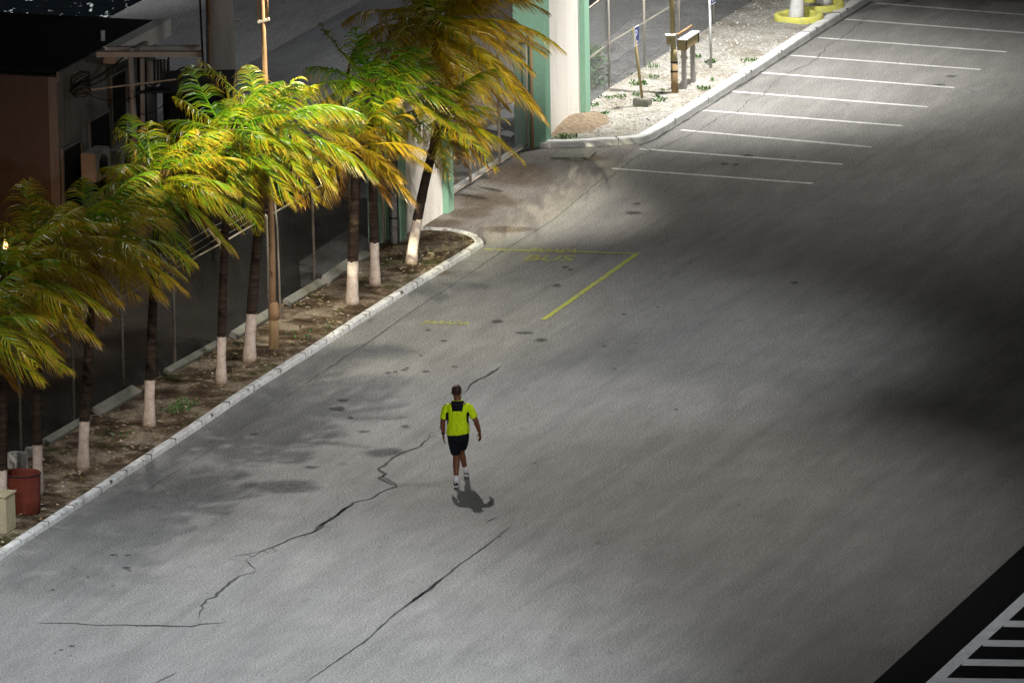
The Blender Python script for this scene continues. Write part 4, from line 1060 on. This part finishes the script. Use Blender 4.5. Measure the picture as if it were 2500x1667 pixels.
def ball(mb, c, r, n=14):
    rx, ry, rz = r; rings = []
    for i in range(9):
        t = math.pi*(i+.3)/8.6; rings.append((Vector(c)+Z*(-math.cos(t)*rz), math.sin(t)*rx, math.sin(t)*ry, X_, Y_))
    ell_loft(mb, rings, n)
def remeshed(mb, name, vox, smooth_it, mats, parent, assign=None):
    me = bpy.data.meshes.new('tmp'); me.from_pydata(mb.v, [], mb.f)
    bm = bmesh.new(); bm.from_mesh(me); bmesh.ops.recalc_face_normals(bm, faces=bm.faces[:]); bm.to_mesh(me); bm.free()
    to = bpy.data.objects.new('tmp', me); sc.collection.objects.link(to)
    md = to.modifiers.new('r', 'REMESH'); md.mode = 'VOXEL'; md.voxel_size = vox
    ms = to.modifiers.new('s', 'SMOOTH'); ms.factor = .5; ms.iterations = smooth_it
    dg = bpy.context.evaluated_depsgraph_get(); out = bpy.data.meshes.new_from_object(to.evaluated_get(dg)); bpy.data.objects.remove(to)
    out.name = name; out.materials.clear()
    for mt in mats: out.materials.append(mt)
    for p in out.polygons:
        p.use_smooth = True
        if assign: p.material_index = assign(p.center)
    o = bpy.data.objects.new(name, out); sc.collection.objects.link(o); o.parent = parent; return o
pp = G(1121, 1184); person = thing('person', pp, 'walking person seen from behind in lime shirt and black shorts', 'person')
person.rotation_euler = (0, 0, R(-4)); person.scale = (1.08,)*3
skin = mat('brown_skin', (.135, .048, .022), .55, spec=.4); skin.node_tree.nodes['Principled BSDF'].inputs['Subsurface Weight'].default_value = .05
lime = mat('lime_shirt_fabric', (.60, .82, .010), .8, spec=.15); blk = mat('black_fabric', (.008, .009, .014), .85, spec=.1)
def fabric_bump(mt):
    v = coords(mt, (3, 3, 1.6)); bump(mt, ntex(mt, 4, 4, .6, v), 1, .09)
fabric_bump(lime); fabric_bump(blk)
# joints (metres, person faces +y, left is -x)
LH, RH = Vector((-.10, 0, .93)), Vector((.10, .0, .93))
LK, LA = Vector((-.035, -.03, .50)), Vector((-.040, -.22, .105))
RK, RA = Vector((.030, .24, .53)), Vector((.095, .36, .15))
mb = MB()
# trunk
ell_loft(mb, [((0, 0, .86), .10, .09, X_, Y_), ((0, 0, .92), .165, .12, X_, Y_), ((0, -.005, 1.02), .17, .125, X_, Y_), ((0, .005, 1.14), .155, .115, X_, Y_), ((0, .005, 1.28), .17, .12, X_, Y_), ((0, -.005, 1.40), .185, .115, X_, Y_), ((0, -.01, 1.47), .15, .085, X_, Y_), ((0, 0, 1.51), .07, .06, X_, Y_)])
limb(mb, [(0, -.005, 1.46), (0, .01, 1.53), (-.012, .025, 1.60)], [.070, .062, .062])        # neck
ball(mb, (-.015, .035, 1.665), (.078, .098, .118), 18)                             # skull
ball(mb, (-.015, .075, 1.605), (.058, .06, .06))                                    # jaw
ball(mb, (-.015, .138, 1.645), (.014, .02, .026)); ball(mb, (-.015, .125, 1.605), (.026, .012, .012))   # nose, lips
ball(mb, (-.095, .03, 1.650), (.013, .022, .033)); ball(mb, (.063, .03, 1.650), (.013, .022, .033))      # ears
ball(mb, (-.045, .128, 1.67), (.014, .012, .010)); ball(mb, (.015, .128, 1.67), (.014, .012, .010))      # brow and eyes
# arms
LS, LE, LW = Vector((-.196, 0, 1.400)), Vector((-.262, -.03, 1.145)), Vector((-.262, .04, .905))
RS, RE, RW = Vector((.196, 0, 1.400)), Vector((.315, -.05, 1.165)), Vector((.372, -.02, .960))
for S_, E_, W_ in ((LS, LE, LW), (RS, RE, RW)):
    limb(mb, [S_, S_.lerp(E_, .35), S_.lerp(E_, .8), E_, E_.lerp(W_, .3), E_.lerp(W_, .7), W_], [.062, .056, .047, .045, .047, .038, .029])
def hand(W_, d, pd, side, curl):
    """palm plus four fingers and thumb; d: down the hand, pd: palm normal"""
    d = d.normalized(); sx = d.cross(pd).normalized()
    c = W_ + d*.055; rings = []
    for t, a, b in ((-.05, .024, .020), (-.02, .034, .019), (.02, .041, .018), (.045, .040, .014)):
        rings.append((c+d*t, a, b, sx, pd))
    ell_loft(mb, rings, 14)
    for k, (off, L_) in enumerate(((-.031, .062), (-.010, .076), (.011, .080), (.031, .070))):
        p0 = c + d*.04 + sx*off; p1 = p0 + (d+pd*curl*.35).normalized()*L_*.45; p2 = p1 + (d+pd*curl*1.0).normalized()*L_*.33; p3 = p2 + (d*.8+pd*curl*1.6).normalized()*L_*.25
        limb(mb, [p0, p1, p2, p3], [.0098, .0092, .0085, .0075], 8)
    t0 = c - d*.012 + sx*side*.034; t1 = t0 + (sx*side*.7+d*.75+pd*.25).normalized()*.042; t2 = t1 + (d+sx*side*.15+pd*.3).normalized()*.034
    limb(mb, [t0, t1, t2], [.0135, .0115, .0095], 8)
hand(LW, Vector((.03, .04, -1)), Vector((.9, .2, 0)).normalized(), -1, .45)
hand(RW, Vector((.10, .06, -1)), Vector((-.8, -.5, 0)).normalized(), 1, .6)
# legs
for H_, K_, A_ in ((LH, LK, LA), (RH, RK, RA)):
    limb(mb, [H_, H_.lerp(K_, .4), H_.lerp(K_, .85), K_, K_.lerp(A_, .28)-Y_*.012, K_.lerp(A_, .6), A_], [.098, .088, .066, .058, .062, .046, .036])
for A_ in (LA, RA): limb(mb, [A_, A_+Vector((0, .06, -.05)), A_+Vector((0, .12, -.062))], [.04, .035, .026])
body = remeshed(mb, 'body', .006, 3, [skin], person)
# hair: close-cropped cap
hairm = mat('cropped_dark_hair', (.030, .014, .009), .6); mb = MB()
rings = []
for i in range(10):
    t = math.pi/2*(i/9); rings.append((Vector((-.015, .025-.012*(1-i/9), 1.690+math.sin(t)*.100)), .083*math.cos(t*.96)+.004, .098*math.cos(t*.96)+.004, X_, Y_))
ell_loft(mb, [(Vector((-.015, -.005, 1.635)), .072, .066, X_, Y_), (Vector((-.015, .002, 1.66)), .081, .085, X_, Y_)]+rings, 24); mb.smooth = True
o = mb.build('hair', hairm, person, org=Vector((0, 0, 0)))
# shirt
mb = MB()
ell_loft(mb, [((.0, .0, .925), .208, .150, (X_+Z*.10).normalized(), Y_), ((.0, -.003, .96), .206, .150, (X_+Z*.10).normalized(), Y_), ((0, -.005, 1.05), .198, .145, X_, Y_), ((0, 0, 1.16), .186, .138, X_, Y_), ((0, 0, 1.28), .192, .138, X_, Y_), ((0, -.005, 1.37), .208, .130, X_, Y_), ((0, -.008, 1.435), .180, .102, X_, Y_), ((0, -.008, 1.485), .125, .082, X_, Y_), ((0, -.002, 1.525), .078, .070, X_, Y_)], 32)
for S_, E_ in ((LS, LE), (RS, RE)):
    e_ = S_.lerp(E_, .78); d = (E_-S_).normalized(); ax = d.cross(Y_).normalized()
    ell_loft(mb, [(S_-d*.05-Vector((math.copysign(.05, S_.x), 0, 0)), .05, .05, ax, Y_), (S_-d*.03-Vector((math.copysign(.02, S_.x), 0, 0)), .062, .064, ax, Y_), (S_+d*.01, .072, .074, ax, Y_), (S_.lerp(E_, .4), .073, .073, ax, Y_), (e_, .068, .072, ax, Y_)], 20)
def shirt_mat(c):
    if c.y < 0 and c.z > 1.352+.004*math.cos(c.x*30) and c.z < 1.52 and abs(c.x) < .085 + (c.z-1.35)*.22: return 1
    if abs(c.x) > .155 and abs(c.x) < .21 and 1.06 < c.z < 1.33 and c.y < .05 and c.y > -.115+.05*abs(1.24-c.z)/.1*1.0 and abs(c.x) < .205: return 1
    return 0
remeshed(mb, 'shirt', .007, 3, [lime, blk], person, shirt_mat)
# shorts
mb = MB()
ell_loft(mb, [((0, 0, 1.02), .165, .125, X_, Y_), ((0, 0, .95), .190, .142, X_, Y_), ((0, .0, .86), .192, .150, X_, Y_), ((0, .0, .79), .165, .14, X_, Y_)], 28)
for H_, K_ in ((LH, LK), (RH, RK)):
    e_ = H_.lerp(K_, .86); ell_loft(mb, [(H_+Z*.02, .09, .11, X_, Y_), (H_.lerp(K_, .35), .104, .112, X_, Y_), (H_.lerp(K_, .6), .098, .103, X_, Y_), (e_, .084, .09, X_, Y_)], 22)
remeshed(mb, 'shorts', .008, 3, [blk], person)
# socks, shoes
sockm = mat('white_sock', (.62, .63, .64), .9); shoem = mat('black_shoe', (.012, .012, .013), .6); solem = mat('white_sole', (.62, .62, .62), .6)
for A_, pitch_, K_ in ((LA, R(-6), LK), (RA, R(-22), RK)):
    up = (K_-A_).normalized(); mb = MB(); mb.smooth = True
    mb.tube([A_-up*.03, A_+up*.05, A_+up*.10, A_+up*.115], [.042, .043, .047, .045], 16); mb.build('sock', sockm, person, org=Vector((0, 0, 0)))
    rot = Matrix.Rotation(pitch_, 3, 'X'); heel = A_ + Vector((0, -.045, -.075 if A_ is LA else -.07))
    def fp(x, y, z): return heel + rot @ Vector((x, y, z))
    mb = MB(); secs = [(-.008, .026, .03, .075), (.01, .036, .0, .09), (.06, .040, .0, .095), (.11, .041, .0, .075), (.17, .046, .0, .06), (.22, .045, .0, .05), (.262, .030, .004, .038), (.28, .012, .01, .028)]
    vs = []; n = 12
    for y, wx, z0, z1 in secs:
        for j in range(n):
            t = 2*math.pi*j/n; vs.append(fp(wx*math.cos(t), y, .012+(z0+z1)/2+(z1-z0)/2*math.sin(t)))
    fs = [(i*n+j, i*n+(j+1) % n, (i+1)*n+(j+1) % n, (i+1)*n+j) for i in range(len(secs)-1) for j in range(n)] + [tuple(range(n-1, -1, -1)), tuple((len(secs)-1)*n+j for j in range(n))]
    mb.add(vs, fs); mb.smooth = True; sh = mb.build('shoe', shoem, person, org=Vector((0, 0, 0)))
    mb = MB(); vs = []
    out = [(-.012, .022), (.01, .040), (.06, .043), (.11, .044), (.17, .050), (.22, .049), (.265, .034), (.287, .012)]
    prof = [(x, y) for y, x in out] + [(-x, y) for y, x in out[::-1]]; n = len(prof)
    vs = [fp(x, y, 0) for x, y in prof] + [fp(x*1.0, y, .026) for x, y in prof]
    mb.add(vs, [tuple(range(n-1, -1, -1)), tuple(range(n, 2*n))] + [(i, (i+1) % n, n+(i+1) % n, n+i) for i in range(n)]); o = mb.build('sole', solem, sh, org=Vector((0, 0, 0)))
mb = MB(); mb.smooth = True; q = LW + (LE-LW).normalized()*.03; d = (LE-LW).normalized(); mb.tube([q-d*.013, q+d*.013], .035, 16); mb.build('wristband', blk, person, org=Vector((0, 0, 0)))
